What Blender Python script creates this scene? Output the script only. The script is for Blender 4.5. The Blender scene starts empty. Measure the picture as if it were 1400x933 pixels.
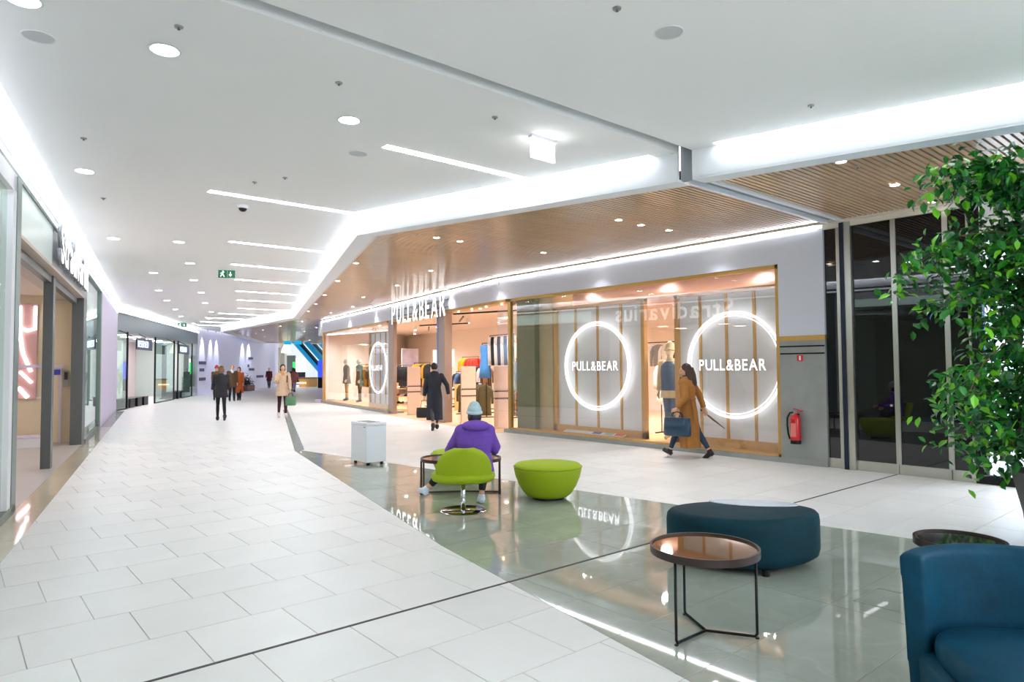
import bpy, bmesh, math, random
from mathutils import Vector, Matrix
random.seed(7)
PI = math.pi
SC = bpy.context.scene
COL = SC.collection

# ------------------------------------------------------------------ camera, world, exposure
# world axes: +X crosses the concourse towards the big clothes shop, +Y runs along its front, camera stands at the origin
EYE = 1.62
def make_camera():
    f, p, ro, al = 914.0, math.radians(2.26), math.radians(-.394), math.radians(40.2)
    r0, u0 = Vector((1, 0, 0)), Vector((0, -math.sin(p), math.cos(p)))
    fw = Vector((0, math.cos(p), math.sin(p)))
    r = r0 * math.cos(ro) + u0 * math.sin(ro)
    u = -r0 * math.sin(ro) + u0 * math.cos(ro)
    b, a = Vector((math.cos(al), math.sin(al), 0)), Vector((-math.sin(al), math.cos(al), 0))
    tow = lambda v: Vector((v.dot(b), v.dot(a), v.z))
    r, u, fw = tow(r), tow(u), tow(fw)
    cd = bpy.data.cameras.new('camera'); cam = bpy.data.objects.new('camera', cd); COL.objects.link(cam)
    m = Matrix((r, u, -fw)).transposed().to_4x4(); m.translation = (0, 0, EYE)
    cam.matrix_world = m
    cd.sensor_width = 36; cd.lens = f / 1400 * 36; cd.clip_start = .05; cd.clip_end = 400
    SC.camera = cam
    return r, u, fw
CR, CU, CF = make_camera()
def frame_pos(p):                                   # where a world point falls in the 1400 x 933 frame (only to rank tiles by size in view)
    v = Vector(p) - Vector((0, 0, EYE)); d = v.dot(CF)
    return (700 + 914 * v.dot(CR) / d, 466.5 - 914 * v.dot(CU) / d, d) if d > .2 else None

wd = bpy.data.worlds.new('world'); SC.world = wd; wd.use_nodes = True
wd.node_tree.nodes['Background'].inputs[0].default_value = (.93, .96, 1, 1)
wd.node_tree.nodes['Background'].inputs[1].default_value = 2.1
SC.view_settings.view_transform = 'Standard'; SC.view_settings.look = 'None'
SC.view_settings.gamma = 1; SC.view_settings.use_curve_mapping = False
SC.view_settings.exposure = 0.58
cy = SC.cycles
cy.max_bounces = 7; cy.diffuse_bounces = 4; cy.glossy_bounces = 3; cy.transmission_bounces = 3; cy.transparent_max_bounces = 10; cy.use_adaptive_sampling = True; cy.adaptive_threshold = .02
cy.caustics_reflective = False; cy.caustics_refractive = False; cy.sample_clamp_indirect = 6
LINE_E = 25.0      # cove and line lamps
SPOT_E = 38.0      # recessed downlights

# ------------------------------------------------------------------ materials
def lin(c): return tuple(((v / 255) / 12.92 if v / 255 <= .04045 else ((v / 255 + .055) / 1.055) ** 2.4) for v in c[:3]) + (1,)
MATS = {}
def mat(name, rgb, rough=.5, metal=0, emit=0, emit_rgb=None, var=0, vscale=3.0, bump=0, bscale=40, spec=.5, coat=0, sheen=0, stretch=None, alpha=1):
    if name in MATS: return MATS[name]
    m = bpy.data.materials.new(name); m.use_nodes = True; nt = m.node_tree; b = nt.nodes['Principled BSDF']
    c = lin(rgb); b.inputs['Base Color'].default_value = c
    b.inputs['Roughness'].default_value = rough; b.inputs['Metallic'].default_value = metal
    b.inputs['Specular IOR Level'].default_value = spec
    if coat: b.inputs['Coat Weight'].default_value = coat; b.inputs['Coat Roughness'].default_value = .03
    if sheen: b.inputs['Sheen Weight'].default_value = sheen; b.inputs['Sheen Roughness'].default_value = .35; b.inputs['Sheen Tint'].default_value = c
    if emit:
        b.inputs['Emission Color'].default_value = lin(emit_rgb or rgb); b.inputs['Emission Strength'].default_value = emit
    if alpha < 1: b.inputs['Alpha'].default_value = alpha
    if var or bump:
        tc = nt.nodes.new('ShaderNodeTexCoord'); mp = nt.nodes.new('ShaderNodeMapping')
        geo = nt.nodes.new('ShaderNodeNewGeometry')
        nt.links.new(geo.outputs['Position'], mp.inputs[0])
        if stretch: mp.inputs['Scale'].default_value = stretch
        if var:
            nz = nt.nodes.new('ShaderNodeTexNoise'); nz.inputs['Scale'].default_value = vscale; nz.inputs['Detail'].default_value = 6; nz.inputs['Roughness'].default_value = .6
            nt.links.new(mp.outputs[0], nz.inputs['Vector'])
            cr = nt.nodes.new('ShaderNodeMapRange'); cr.inputs[1].default_value = .25; cr.inputs[2].default_value = .75; cr.inputs[3].default_value = 1 - var; cr.inputs[4].default_value = 1 + var
            nt.links.new(nz.outputs[0], cr.inputs[0])
            mx = nt.nodes.new('ShaderNodeVectorMath'); mx.operation = 'SCALE'; mx.inputs[0].default_value = c[:3]
            nt.links.new(cr.outputs[0], mx.inputs['Scale']); nt.links.new(mx.outputs[0], b.inputs['Base Color'])
        if bump:
            n2 = nt.nodes.new('ShaderNodeTexNoise'); n2.inputs['Scale'].default_value = bscale; n2.inputs['Detail'].default_value = 3
            nt.links.new(mp.outputs[0], n2.inputs['Vector'])
            bp = nt.nodes.new('ShaderNodeBump'); bp.inputs['Strength'].default_value = bump; bp.inputs['Distance'].default_value = .01
            nt.links.new(n2.outputs[0], bp.inputs['Height']); nt.links.new(bp.outputs[0], b.inputs['Normal'])
    MATS[name] = m
    return m
def thin_glass(name, tint=(255, 255, 255), ior=1.5, dark=0.0):
    if name in MATS: return MATS[name]
    m = bpy.data.materials.new(name); m.use_nodes = True; nt = m.node_tree
    for n in list(nt.nodes): nt.nodes.remove(n)
    out = nt.nodes.new('ShaderNodeOutputMaterial'); tr = nt.nodes.new('ShaderNodeBsdfTransparent'); gl = nt.nodes.new('ShaderNodeBsdfGlossy')
    fr = nt.nodes.new('ShaderNodeFresnel'); mx = nt.nodes.new('ShaderNodeMixShader')
    tr.inputs[0].default_value = lin(tint); gl.inputs['Roughness'].default_value = 0; gl.inputs[0].default_value = (1, 1, 1, 1); fr.inputs[0].default_value = ior
    ge = nt.nodes.new('ShaderNodeNewGeometry'); mr = nt.nodes.new('ShaderNodeMapRange'); mr.inputs[3].default_value = ior; mr.inputs[4].default_value = 1 / ior   # same reflection from both sides of the sheet
    nt.links.new(ge.outputs['Backfacing'], mr.inputs[0]); nt.links.new(mr.outputs[0], fr.inputs[0])
    nt.links.new(fr.outputs[0], mx.inputs[0]); nt.links.new(tr.outputs[0], mx.inputs[1]); nt.links.new(gl.outputs[0], mx.inputs[2]); nt.links.new(mx.outputs[0], out.inputs[0])
    MATS[name] = m
    return m
def stone(name, rgb, rough, var, spec=.5, veins=False):
    m = mat(name, rgb, rough, var=var, vscale=1.6, spec=spec, stretch=(1, 1, 1))
    nt = m.node_tree; b = nt.nodes['Principled BSDF']
    info = nt.nodes.new('ShaderNodeObjectInfo')              # each slab a touch lighter or darker
    mr = nt.nodes.new('ShaderNodeMapRange'); mr.inputs[3].default_value = .955; mr.inputs[4].default_value = 1.03
    nt.links.new(info.outputs['Random'], mr.inputs[0])
    old = b.inputs['Base Color'].links[0].from_socket
    v = nt.nodes.new('ShaderNodeVectorMath'); v.operation = 'SCALE'
    nt.links.new(old, v.inputs[0]); nt.links.new(mr.outputs[0], v.inputs['Scale'])
    last = v.outputs[0]
    if veins:
        geo = nt.nodes.new('ShaderNodeNewGeometry')
        nz = nt.nodes.new('ShaderNodeTexNoise'); nz.inputs['Scale'].default_value = 1.1; nz.inputs['Detail'].default_value = 8; nz.inputs['Distortion'].default_value = 1.5
        nt.links.new(geo.outputs['Position'], nz.inputs['Vector'])
        rp = nt.nodes.new('ShaderNodeValToRGB'); rp.color_ramp.elements[0].position = .475; rp.color_ramp.elements[0].color = (0, 0, 0, 1)
        e = rp.color_ramp.elements.new(.5); e.color = (.2, .2, .2, 1); rp.color_ramp.elements[-1].position = .53; rp.color_ramp.elements[-1].color = (0, 0, 0, 1)
        nt.links.new(nz.outputs[0], rp.inputs[0])
        mx = nt.nodes.new('ShaderNodeMix'); mx.data_type = 'RGBA'; mx.inputs['B'].default_value = lin((196, 194, 182))
        nt.links.new(rp.outputs[0], mx.inputs['Factor']); nt.links.new(last, mx.inputs['A']); last = mx.outputs['Result']
    nt.links.new(last, b.inputs['Base Color'])
    return m

M_TILE = stone('pale_matt_stone', (224, 224, 223), .38, .04)
M_POL = stone('polished_grey_stone', (162, 170, 160), .025, .12, veins=True)
M_POL.node_tree.nodes['Principled BSDF'].inputs['IOR'].default_value = 1.85
M_GROUT = mat('grout', (192, 192, 190), .8)
M_BEIGE = stone('polished_beige_stone', (206, 194, 172), .06, .06, spec=.7)
M_STRIPST = stone('dark_grey_stone', (120, 120, 118), .2, .1)
M_JOINT = mat('expansion_joint_metal', (52, 52, 54), .5, .4)
M_CEIL = mat('white_ceiling_paint', (247, 247, 247), .8)
M_WHITE = mat('white_paint', (232, 235, 240), .55)
M_CREAM = mat('cream_trim_paint', (222, 214, 202), .5)
M_RECESS = mat('recess_grey', (150, 155, 160), .8)
M_SLAT = mat('oak_slat_lacquer', (200, 168, 136), .17, var=.1, vscale=1.2, stretch=(.4, 6, 1))
M_SLATBACK = mat('dark_slat_backing', (70, 56, 44), .8)
M_COVE = mat('cove_lamp', (255, 255, 255), emit=LINE_E * .34, emit_rgb=(245, 250, 255))
M_LINE = mat('line_lamp', (255, 255, 255), emit=LINE_E * .8, emit_rgb=(250, 252, 255))
M_SPOT = mat('downlight_lamp', (255, 255, 255), emit=SPOT_E, emit_rgb=(255, 250, 242))
M_SPOTW = mat('warm_spot_lamp', (255, 255, 255), emit=26, emit_rgb=(255, 246, 236))
M_WSPOT = mat('window_spot_lamp', (255, 255, 255), emit=14, emit_rgb=(255, 236, 206))
M_REFL = mat('downlight_reflector', (235, 235, 240), .15, .9)
M_GLASS = thin_glass('shop_glass', (253, 253, 253), 1.5)
M_GLASSG = thin_glass('greenish_glass', (228, 242, 236), 1.45)
M_DARKG = mat('black_glass', (12, 13, 18), .015, spec=.7)
M_STEEL = mat('brushed_steel', (190, 190, 184), .28, .9, var=.05, vscale=8, stretch=(30, 30, .6))
M_ALU = mat('grey_aluminium', (150, 152, 150), .4, .6)
M_DKGREY = mat('dark_grey_metal', (92, 97, 98), .4, .5)
M_GREENM = mat('grey_green_metal', (112, 128, 124), .4, .5)
M_BLACK = mat('black_metal', (22, 22, 26), .4, .5)
M_FASC = mat('pale_blue_grey_panel', (216, 222, 238), .42)
M_CONC = mat('grey_plaster', (150, 155, 154), .6, var=.12, vscale=2.5, bump=.25, bscale=9)
M_OAK = mat('pale_oak', (214, 168, 108), .45, var=.09, vscale=2, stretch=(6, 6, 1))
M_GOLD = mat('brass_frame', (196, 158, 92), .35, .6)
M_FROST = mat('frosted_sheet', (240, 240, 243), .4)
M_NEON = mat('neon_tube', (255, 255, 255), emit=1.15, emit_rgb=(250, 252, 255))
M_SIGN = mat('lit_sign_face', (255, 255, 255), emit=1.7, emit_rgb=(255, 255, 255))
M_LSIDE = mat('letter_side', (150, 154, 158), .5)
M_PINK = mat('shop_plaster', (242, 230, 222), .7)
M_SHOPFL = mat('shop_oak_floor', (216, 182, 146), .35, var=.12, vscale=1.5, stretch=(8, .8, 1))
M_LILAC = mat('lilac_hoarding', (214, 206, 232), .5)
M_SKIN = mat('skin', (222, 172, 146), .5)
M_TEAL = mat('teal_velvet', (0, 60, 84), .6, var=.3, vscale=5, sheen=.22, bump=.12, bscale=60, spec=.2)
M_TEALD = mat('deep_teal_velvet', (0, 46, 58), .65, var=.35, vscale=4, sheen=.18, bump=.12, bscale=60, spec=.2)
M_LIME = mat('lime_wool', (150, 172, 0), .75, var=.05, vscale=60, sheen=0, bump=.1, bscale=250)
M_CHROME = mat('chrome', (215, 215, 220), .06, 1)
M_BRONZE = mat('bronze_mirror_top', (158, 122, 92), .04, .75)
M_SMOKE = mat('smoked_mirror_top', (60, 58, 56), .05, .6)
M_DKBROWN = mat('dark_brown_metal', (58, 46, 42), .4, .3)
M_SHOE = mat('black_leather', (24, 23, 25), .4)

# ------------------------------------------------------------------ geometry helpers
def link(o, parent=None):
    COL.objects.link(o)
    if parent is not None: o.parent = parent
    return o
def tag(o, label=None, cat=None, group=None, kind=None):
    if label: o['label'] = label
    if cat: o['category'] = cat
    if group: o['group'] = group
    if kind: o['kind'] = kind
    return o
def empty(name, loc=(0, 0, 0), rz=0, label=None, cat=None, group=None, kind=None, parent=None):
    o = bpy.data.objects.new(name, None); o.empty_display_size = .1; link(o, parent)
    o.location = loc; o.rotation_euler = (0, 0, rz)
    return tag(o, label, cat, group, kind)
TMP = bpy.data.scenes.new('tmp_eval')
def evaluate(o):
    """mesh of an object with its modifiers, computed in an otherwise empty scene"""
    TMP.collection.objects.link(o); vl = TMP.view_layers[0]; vl.update(); dg = vl.depsgraph; dg.update()
    return bpy.data.meshes.new_from_object(o.evaluated_get(dg))
class MB:
    def __init__(s): s.v = []; s.f = []
    def add(s, vs, fs):
        n = len(s.v); s.v += [tuple(p) for p in vs]; s.f += [tuple(i + n for i in f) for f in fs]; return s
    def box(s, lo, hi):
        x0, y0, z0 = lo; x1, y1, z1 = hi
        return s.add([(x0, y0, z0), (x1, y0, z0), (x1, y1, z0), (x0, y1, z0), (x0, y0, z1), (x1, y0, z1), (x1, y1, z1), (x0, y1, z1)],
                     [(0, 3, 2, 1), (4, 5, 6, 7), (0, 1, 5, 4), (1, 2, 6, 5), (2, 3, 7, 6), (3, 0, 4, 7)])
    def obox(s, c, size, rz=0, ry=0, rx=0):
        m = Matrix.Rotation(rz, 3, 'Z') @ Matrix.Rotation(ry, 3, 'Y') @ Matrix.Rotation(rx, 3, 'X'); c = Vector(c)
        h = [q / 2 for q in size]; t = MB().box([-q for q in h], h)
        return s.add([c + m @ Vector(p) for p in t.v], t.f)
    def prism(s, poly, z0, z1):
        n = len(poly)
        a = sum(poly[i][0] * poly[(i + 1) % n][1] - poly[(i + 1) % n][0] * poly[i][1] for i in range(n))
        if a < 0: poly = poly[::-1]
        vs = [(x, y, z0) for x, y in poly] + [(x, y, z1) for x, y in poly]
        fs = [tuple(range(n - 1, -1, -1)), tuple(range(n, 2 * n))] + [(i, (i + 1) % n, n + (i + 1) % n, n + i) for i in range(n)]
        return s.add(vs, fs)
    def ring(s, p, ax1, ax2, r1, r2, seg):
        return [Vector(p) + Vector(ax1) * (r1 * math.cos(2 * PI * i / seg)) + Vector(ax2) * (r2 * math.sin(2 * PI * i / seg)) for i in range(seg)]
    def skin(s, rings, close=True, loop=False):
        seg = len(rings[0]); n = len(s.v); vs = [p for r in rings for p in r]; fs = []
        R = len(rings)
        for j in range(R if loop else R - 1):
            k = (j + 1) % R
            for i in range(seg): fs.append((j * seg + i, j * seg + (i + 1) % seg, k * seg + (i + 1) % seg, k * seg + i))
        if close and not loop: fs.append(tuple(range(seg - 1, -1, -1))); fs.append(tuple((R - 1) * seg + i for i in range(seg)))
        return s.add(vs, fs)
    def lathe(s, prof, seg=32, c=(0, 0, 0), sx=1, sy=1):
        return s.skin([s.ring((c[0], c[1], c[2] + z), (1, 0, 0), (0, 1, 0), max(r, 1e-4) * sx, max(r, 1e-4) * sy, seg) for r, z in prof])
    def tube(s, pts, r, seg=8, loop=False):
        pts = [Vector(p) for p in pts]; n = len(pts); rs = r if isinstance(r, (list, tuple)) else [r] * n
        rings = []; prev = None
        for i, p in enumerate(pts):
            if loop: t = (pts[(i + 1) % n] - pts[i - 1]).normalized()
            else:
                a = (pts[i] - pts[i - 1]).normalized() if i else None; b = (pts[i + 1] - pts[i]).normalized() if i < n - 1 else None
                t = (a + b).normalized() if a and b and (a + b).length > 1e-4 else (b or a)
            if prev is None:
                ref = Vector((0, 0, 1)) if abs(t.z) < .9 else Vector((1, 0, 0)); u = t.cross(ref).normalized()
            else: u = (prev - t * prev.dot(t)).normalized()
            prev = u; v = t.cross(u)
            k = 1.0
            if not loop and 0 < i < n - 1: k = 1 / max(.5, math.sqrt((1 + (pts[i] - pts[i - 1]).normalized().dot((pts[i + 1] - pts[i]).normalized())) / 2 + 1e-6))
            rings.append(s.ring(p, u, v, rs[i] * k, rs[i] * k, seg))
        return s.skin(rings, loop=loop)
    def ball(s, c, r, seg=14, rings=9):
        rx, ry, rz = r if isinstance(r, (tuple, list)) else (r, r, r)
        return s.skin([s.ring((c[0], c[1], c[2] - rz * math.cos(PI * (j + .02) / (rings + .04) if 0 < j < rings else (0.12 if j == 0 else PI - .12))), (1, 0, 0), (0, 1, 0),
                              rx * math.sin(PI * j / rings if 0 < j < rings else .12), ry * math.sin(PI * j / rings if 0 < j < rings else .12), seg) for j in range(rings + 1)])
    def mesh(s, name, m, smooth=False):
        me = bpy.data.meshes.new(name); me.from_pydata(s.v, [], s.f); me.update()
        if m: me.materials.append(m)
        if smooth: me.polygons.foreach_set('use_smooth', [True] * len(me.polygons))
        return me
    def build(s, name, m, parent=None, smooth=False, bevel=0, seg=2, auto=None):
        o = bpy.data.objects.new(name, s.mesh(name, m, smooth)); link(o, parent)
        if bevel:
            b = o.modifiers.new('bevel', 'BEVEL'); b.width = bevel; b.segments = seg; b.limit_method = 'ANGLE'; b.angle_limit = math.radians(35)
        if auto is not None:
            o.data.polygons.foreach_set('use_smooth', [True] * len(o.data.polygons)); o.data.set_sharp_from_angle(angle=math.radians(auto))
        return o
    def blob(s, name, m, parent=None, voxel=.01, smooth_it=2):
        """union of the closed pieces as one continuous skin"""
        o = bpy.data.objects.new('tmp', s.mesh('tmp', None))
        r = o.modifiers.new('r', 'REMESH'); r.mode = 'VOXEL'; r.voxel_size = voxel
        if smooth_it: q = o.modifiers.new('s', 'SMOOTH'); q.iterations = smooth_it; q.factor = .5
        me = evaluate(o)
        bpy.data.objects.remove(o); me.name = name
        me.materials.clear(); me.materials.append(m); me.polygons.foreach_set('use_smooth', [True] * len(me.polygons))
        return link(bpy.data.objects.new(name, me), parent)
def box(name, lo, hi, m, parent=None, bevel=0): return MB().box(lo, hi).build(name, m, parent, bevel=bevel)
def copy_tree(o, parent=None, **props):
    c = o.copy(); link(c, parent)
    for k, v in props.items(): c[k] = v
    for ch in list(o.children): copy_tree(ch, c)
    return c
def text(name, body, size, m, parent, loc, rot, extrude=.01, sx=1.0, offset=0, align='LEFT', spacing=1.0):
    cu = bpy.data.curves.new(name, 'FONT'); cu.body = body; cu.size = size; cu.extrude = extrude; cu.offset = offset; cu.align_x = align; cu.resolution_u = 3; cu.space_character = spacing
    tmp = bpy.data.objects.new('t', cu); me = evaluate(tmp); bpy.data.objects.remove(tmp); me.materials.clear(); me.materials.append(m)
    o = link(bpy.data.objects.new(name, me), parent); o.location = loc; o.rotation_euler = rot; o.scale = (sx, 1, 1)
    return o
def letters(body, width, height, m, parent, place, name='letter', gap=.06, extrude=.02, bold=.0):
    """place(u) -> matrix for a glyph whose lower left corner is u metres along the line; every glyph its own part"""
    tmp = []
    for ch in body:
        cu = bpy.data.curves.new(name, 'FONT'); cu.body = ch; cu.size = 1; cu.offset = bold; cu.resolution_u = 4
        o = bpy.data.objects.new('t', cu); me = evaluate(o); bpy.data.objects.remove(o)
        xs = [v.co.x for v in me.vertices]; ys = [v.co.y for v in me.vertices]; tmp.append((ch, me, min(xs), max(xs), min(ys), max(ys)))
    cap = max(t[5] for t in tmp); g = gap; tot = sum(t[3] - t[2] for t in tmp) + g * (len(tmp) - 1)
    kx = width / tot; ky = height / cap; u = 0
    for ch, me, x0, x1, y0, y1 in tmp:
        bm = bmesh.new(); bm.from_mesh(me)
        for v in bm.verts: v.co = Vector(((v.co.x - x0) * kx, v.co.y * ky, 0))
        r = bmesh.ops.extrude_face_region(bm, geom=bm.faces[:]); bmesh.ops.translate(bm, verts=[e for e in r['geom'] if isinstance(e, bmesh.types.BMVert)], vec=(0, 0, extrude))
        bmesh.ops.recalc_face_normals(bm, faces=bm.faces[:])
        bm.to_mesh(me); bm.free(); me.materials.clear(); me.materials.append(m); me.materials.append(M_LSIDE); me.name = name
        for f in me.polygons: f.material_index = 0 if all(me.vertices[i].co.z > extrude * .99 for i in f.vertices) else 1
        o = link(bpy.data.objects.new(name, me), parent); o.matrix_local = place(u)
        u += (x1 - x0 + g) * kx

# ------------------------------------------------------------------ plan of the place
TL = math.radians(12.3)                              # the shop front on the camera's left
def L_(s, d=0, z=0): return Vector((.096 + s * math.sin(TL) + d * math.cos(TL), 7.16 + s * math.cos(TL) - d * math.sin(TL), z))
TS = math.atan(.172)                                 # the far half of the big shop turns away by this angle
def S_(s, d=0, z=0): return Vector((10.78 + s * math.sin(TS) + d * math.cos(TS), 13.2 + s * math.cos(TS) - d * math.sin(TS), z))
TR = math.atan2(6.88, 14.7)                          # the dark fronted shop further along
def R_(s, d=0, z=0): return Vector((5.05 + s * math.sin(TR) + d * math.cos(TR), 30.06 + s * math.cos(TR) - d * math.sin(TR), z))
def frame_root(name, f, rz, **k): return empty(name, f(0), -rz, **k)
SX = 10.78
ZC, ZW = 4.2, 3.9
def out_left(y):  return .376 + .218 * (y - 7.16)
def pol_l(y): return 5.29 - .2320 * (12.93 - y) if y > 5.13 else 3.48 - .1733 * (5.13 - y)
def pol_r(y): return 5.42 - .14 * (y - 12.9)
# edge of the white ceiling and of the timber ceiling (the same bends, .36 m apart)
EC = [(8.55, -2.2), (5.066, 10.13), (11.42, 28.42), (12.3, 41.6), (20.6, 58.5)]
EW = [(8.90, -2.2), (5.455, 10.02), (11.97, 29.04), (12.75, 41.4), (21.0, 57.7)]
def on_edge(E_, y):
    for (x0, y0), (x1, y1) in zip(E_, E_[1:]):
        if y0 <= y <= y1: return x0 + (x1 - x0) * (y - y0) / (y1 - y0)
    return E_[-1][0] if y > E_[-1][1] else E_[0][0]
def store_x(y): return SX if y < 13.2 else SX + .172 * (y - 13.2)
def clip(poly, region):
    n = len(region); out = list(poly)
    for i in range(n):
        (ax, ay), (bx, by) = region[i], region[(i + 1) % n]; src, out = out, []
        side = lambda p: (bx - ax) * (p[1] - ay) - (by - ay) * (p[0] - ax)
        for j in range(len(src)):
            p, q = src[j], src[(j + 1) % len(src)]; sp, sq = side(p), side(q)
            if sp >= 0: out.append(p)
            if sp * sq < 0: t = sp / (sp - sq); out.append((p[0] + t * (q[0] - p[0]), p[1] + t * (q[1] - p[1])))
        if not out: return []
    return out
def area(p): return abs(sum(p[i][0] * p[(i + 1) % len(p)][1] - p[(i + 1) % len(p)][0] * p[i][1] for i in range(len(p)))) / 2

# ------------------------------------------------------------------ floor: every slab a piece
def build_floor():
    fl = MB().prism([(-9, -9), (30, -9), (34, 40), (34, 76), (-9, 76)], -.12, -.006).build('floor', M_GROUT)
    tag(fl, 'pale stone concourse floor laid in staggered square slabs', None, None, 'structure')
    G = .003
    def rows(y0, y1, x0, x1, step=.6, ph=.2):
        k0 = math.floor((y0 - 3.93) / .6 + 1e-6); y = 3.93 + .6 * k0
        while y < y1 - 1e-6:
            off = (.565 - ph * (round((y - 3.93) / .6))) % .6
            x = x0 - (x0 - off) % step - step if step == .6 else x0
            while x < x1: yield (x + G, y + G), (x + step - G, y + .6 - G); x += step
            y += .6
    def quad(lo, hi): return [(lo[0], lo[1]), (hi[0], lo[1]), (hi[0], hi[1]), (lo[0], hi[1])]
    bands = []
    ys = [-5.67, -2.07, 2.13, 5.13, 12.93]
    for a, b in zip(ys, ys[1:]):
        lo = lambda y: pol_l(max(y, -5.67))
        bands.append((a, b, [(out_left(a), a), (lo(a) - .004, a), (lo(b) - .004, b), (out_left(b), b)]))
        bands.append((a, b, [(pol_r(a) + .004, a), (SX + .02, a), (SX + .02, b), (pol_r(b) + .004, b)]))
    sx = lambda y: 5.29 + .371 * (y - 12.93)
    bands.append((12.93, 26.13, [(out_left(12.93), 12.93), (sx(12.93) - .004, 12.93), (sx(26.13) - .004, 26.13), (out_left(26.13), 26.13)]))
    bands.append((12.93, 26.13, [(sx(12.93) + .2, 12.93), (SX, 12.93), (store_x(26.13), 26.13), (sx(26.13) + .2, 26.13)]))
    bands.append((26.13, 30.33, [(out_left(26.13), 26.13), (store_x(26.13), 26.13), (store_x(30.33), 30.33), (out_left(30.33), 30.33)]))
    bands.append((30.33, 44.73, [(5.18, 30.33), (32, 30.33), (32, 44.73), (11.9, 44.73)]))
    bands.append((44.73, 61.53, [(11.95, 44.73), (32, 44.73), (32, 61.53), (23.8, 61.53)]))
    pieces = []
    for a, b, reg in bands:
        x0 = min(p[0] for p in reg); x1 = max(p[0] for p in reg)
        for lo, hi in rows(a, b, x0, x1):
            p = clip(quad(lo, hi), reg)
            if len(p) > 2 and area(p) > .004: pieces.append(p)
    def seen(p):
        fs = [frame_pos((x, y, 0)) for x, y in p]
        if any(f is None for f in fs): return 0
        n = len(fs); a = area([(f[0], f[1]) for f in fs])
        return a if any(-10 < f[0] < 1410 and f[1] < 945 for f in fs) else 0
    pieces.sort(key=seen, reverse=True)
    for p in pieces[:300]: MB().prism(p, -.012, 0).build('tile', M_TILE, fl)
    rest = MB()
    for p in pieces[300:]: rest.prism(p, -.012, 0)
    tag(rest.build('far_tiles', M_TILE, fl), kind='stuff')
    reg = [(pol_l(-5.67), -5.67), (pol_r(-5.67), -5.67), (pol_r(12.93), 12.93), (pol_l(12.93), 12.93), (pol_l(5.13), 5.13)]
    for lo, hi in rows(-5.67, 12.93, 1, 9, 1.2, 0):
        p = clip(quad((lo[0] + .0015, lo[1] + .0015), (hi[0] - .0015, hi[1] - .0015)), reg)
        if len(p) > 2 and area(p) > .004: MB().prism(p, -.012, 0).build('polished_tile', M_POL, fl)
    MB().prism(reg, -.012, -.0012).build('polished_joint_bed', mat('polished_joint', (150, 153, 144), .12), fl)
    y = 12.93
    while y < 26.1:
        y2 = min(y + 1.2, 26.13)
        MB().prism([(sx(y), y + .003), (sx(y) + .196, y + .003), (sx(y2) + .196, y2 - .003), (sx(y2), y2 - .003)], -.012, 0).build('strip_tile', M_STRIPST, fl); y = y2
    s = -9.0
    while s < 22.5:                                   # polished border along the left shop
        MB().prism([tuple(L_(s + .002, -.02)[:2]), tuple(L_(s + .002, .278)[:2]), tuple(L_(s + .898, .278)[:2]), tuple(L_(s + .898, -.02)[:2])], -.012, .001).build('border_tile', M_BEIGE if s < 14.5 else M_STRIPST, fl); s += .9
    MB().box((-1.2, 3.918, -.02), (SX, 3.942, .0022)).build('expansion_joint', M_JOINT, fl)
    # access cover let into the polished floor
    c = Vector((5.0, 1.85, 0)); cov = MB()
    for k in range(4):
        a = k * PI / 2; cov.obox((c.x + .2 * math.cos(a), c.y + .2 * math.sin(a), .0005), (.012, .41, .003), a)
    cov.build('access_cover_frame', M_ALU, fl)
build_floor()

# ------------------------------------------------------------------ ceilings
def offset_poly(E_, d):
    out = []
    for i, p in enumerate(E_):
        p = Vector(p); a = (p - Vector(E_[i - 1])).normalized() if i else None; b = (Vector(E_[i + 1]) - p).normalized() if i < len(E_) - 1 else None
        na = Vector((a.y, -a.x)) if a else None; nb = Vector((b.y, -b.x)) if b else None
        if na is not None and nb is not None: n = (na + nb).normalized(); q = p + n * (d / max(.4, n.dot(na)))
        else: q = p + (na or nb) * d
        out.append((q.x, q.y))
    return out
def cut(E_, y0, y1):
    if y1 < 9: return [(on_edge(E_, y0), y0) if y0 > -2 else tuple(E_[0]), (on_edge(E_, y1), y1)]
    mid = [tuple(p) for p in E_[1:] if p[1] < y1 or y1 > 57]
    return [(on_edge(E_, y0), y0)] + mid + ([] if y1 > 57 else [(on_edge(E_, y1), y1)])
def ribbon(E_, z0, z1, thick, name, m, parent):
    In = offset_poly(E_, thick); mb = MB()
    for i in range(len(E_) - 1): mb.prism([E_[i], E_[i + 1], In[i + 1], In[i]], z0, z1)
    return mb.build(name, m, parent)
GAP0, GAP1 = 4.63, 4.80
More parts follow.
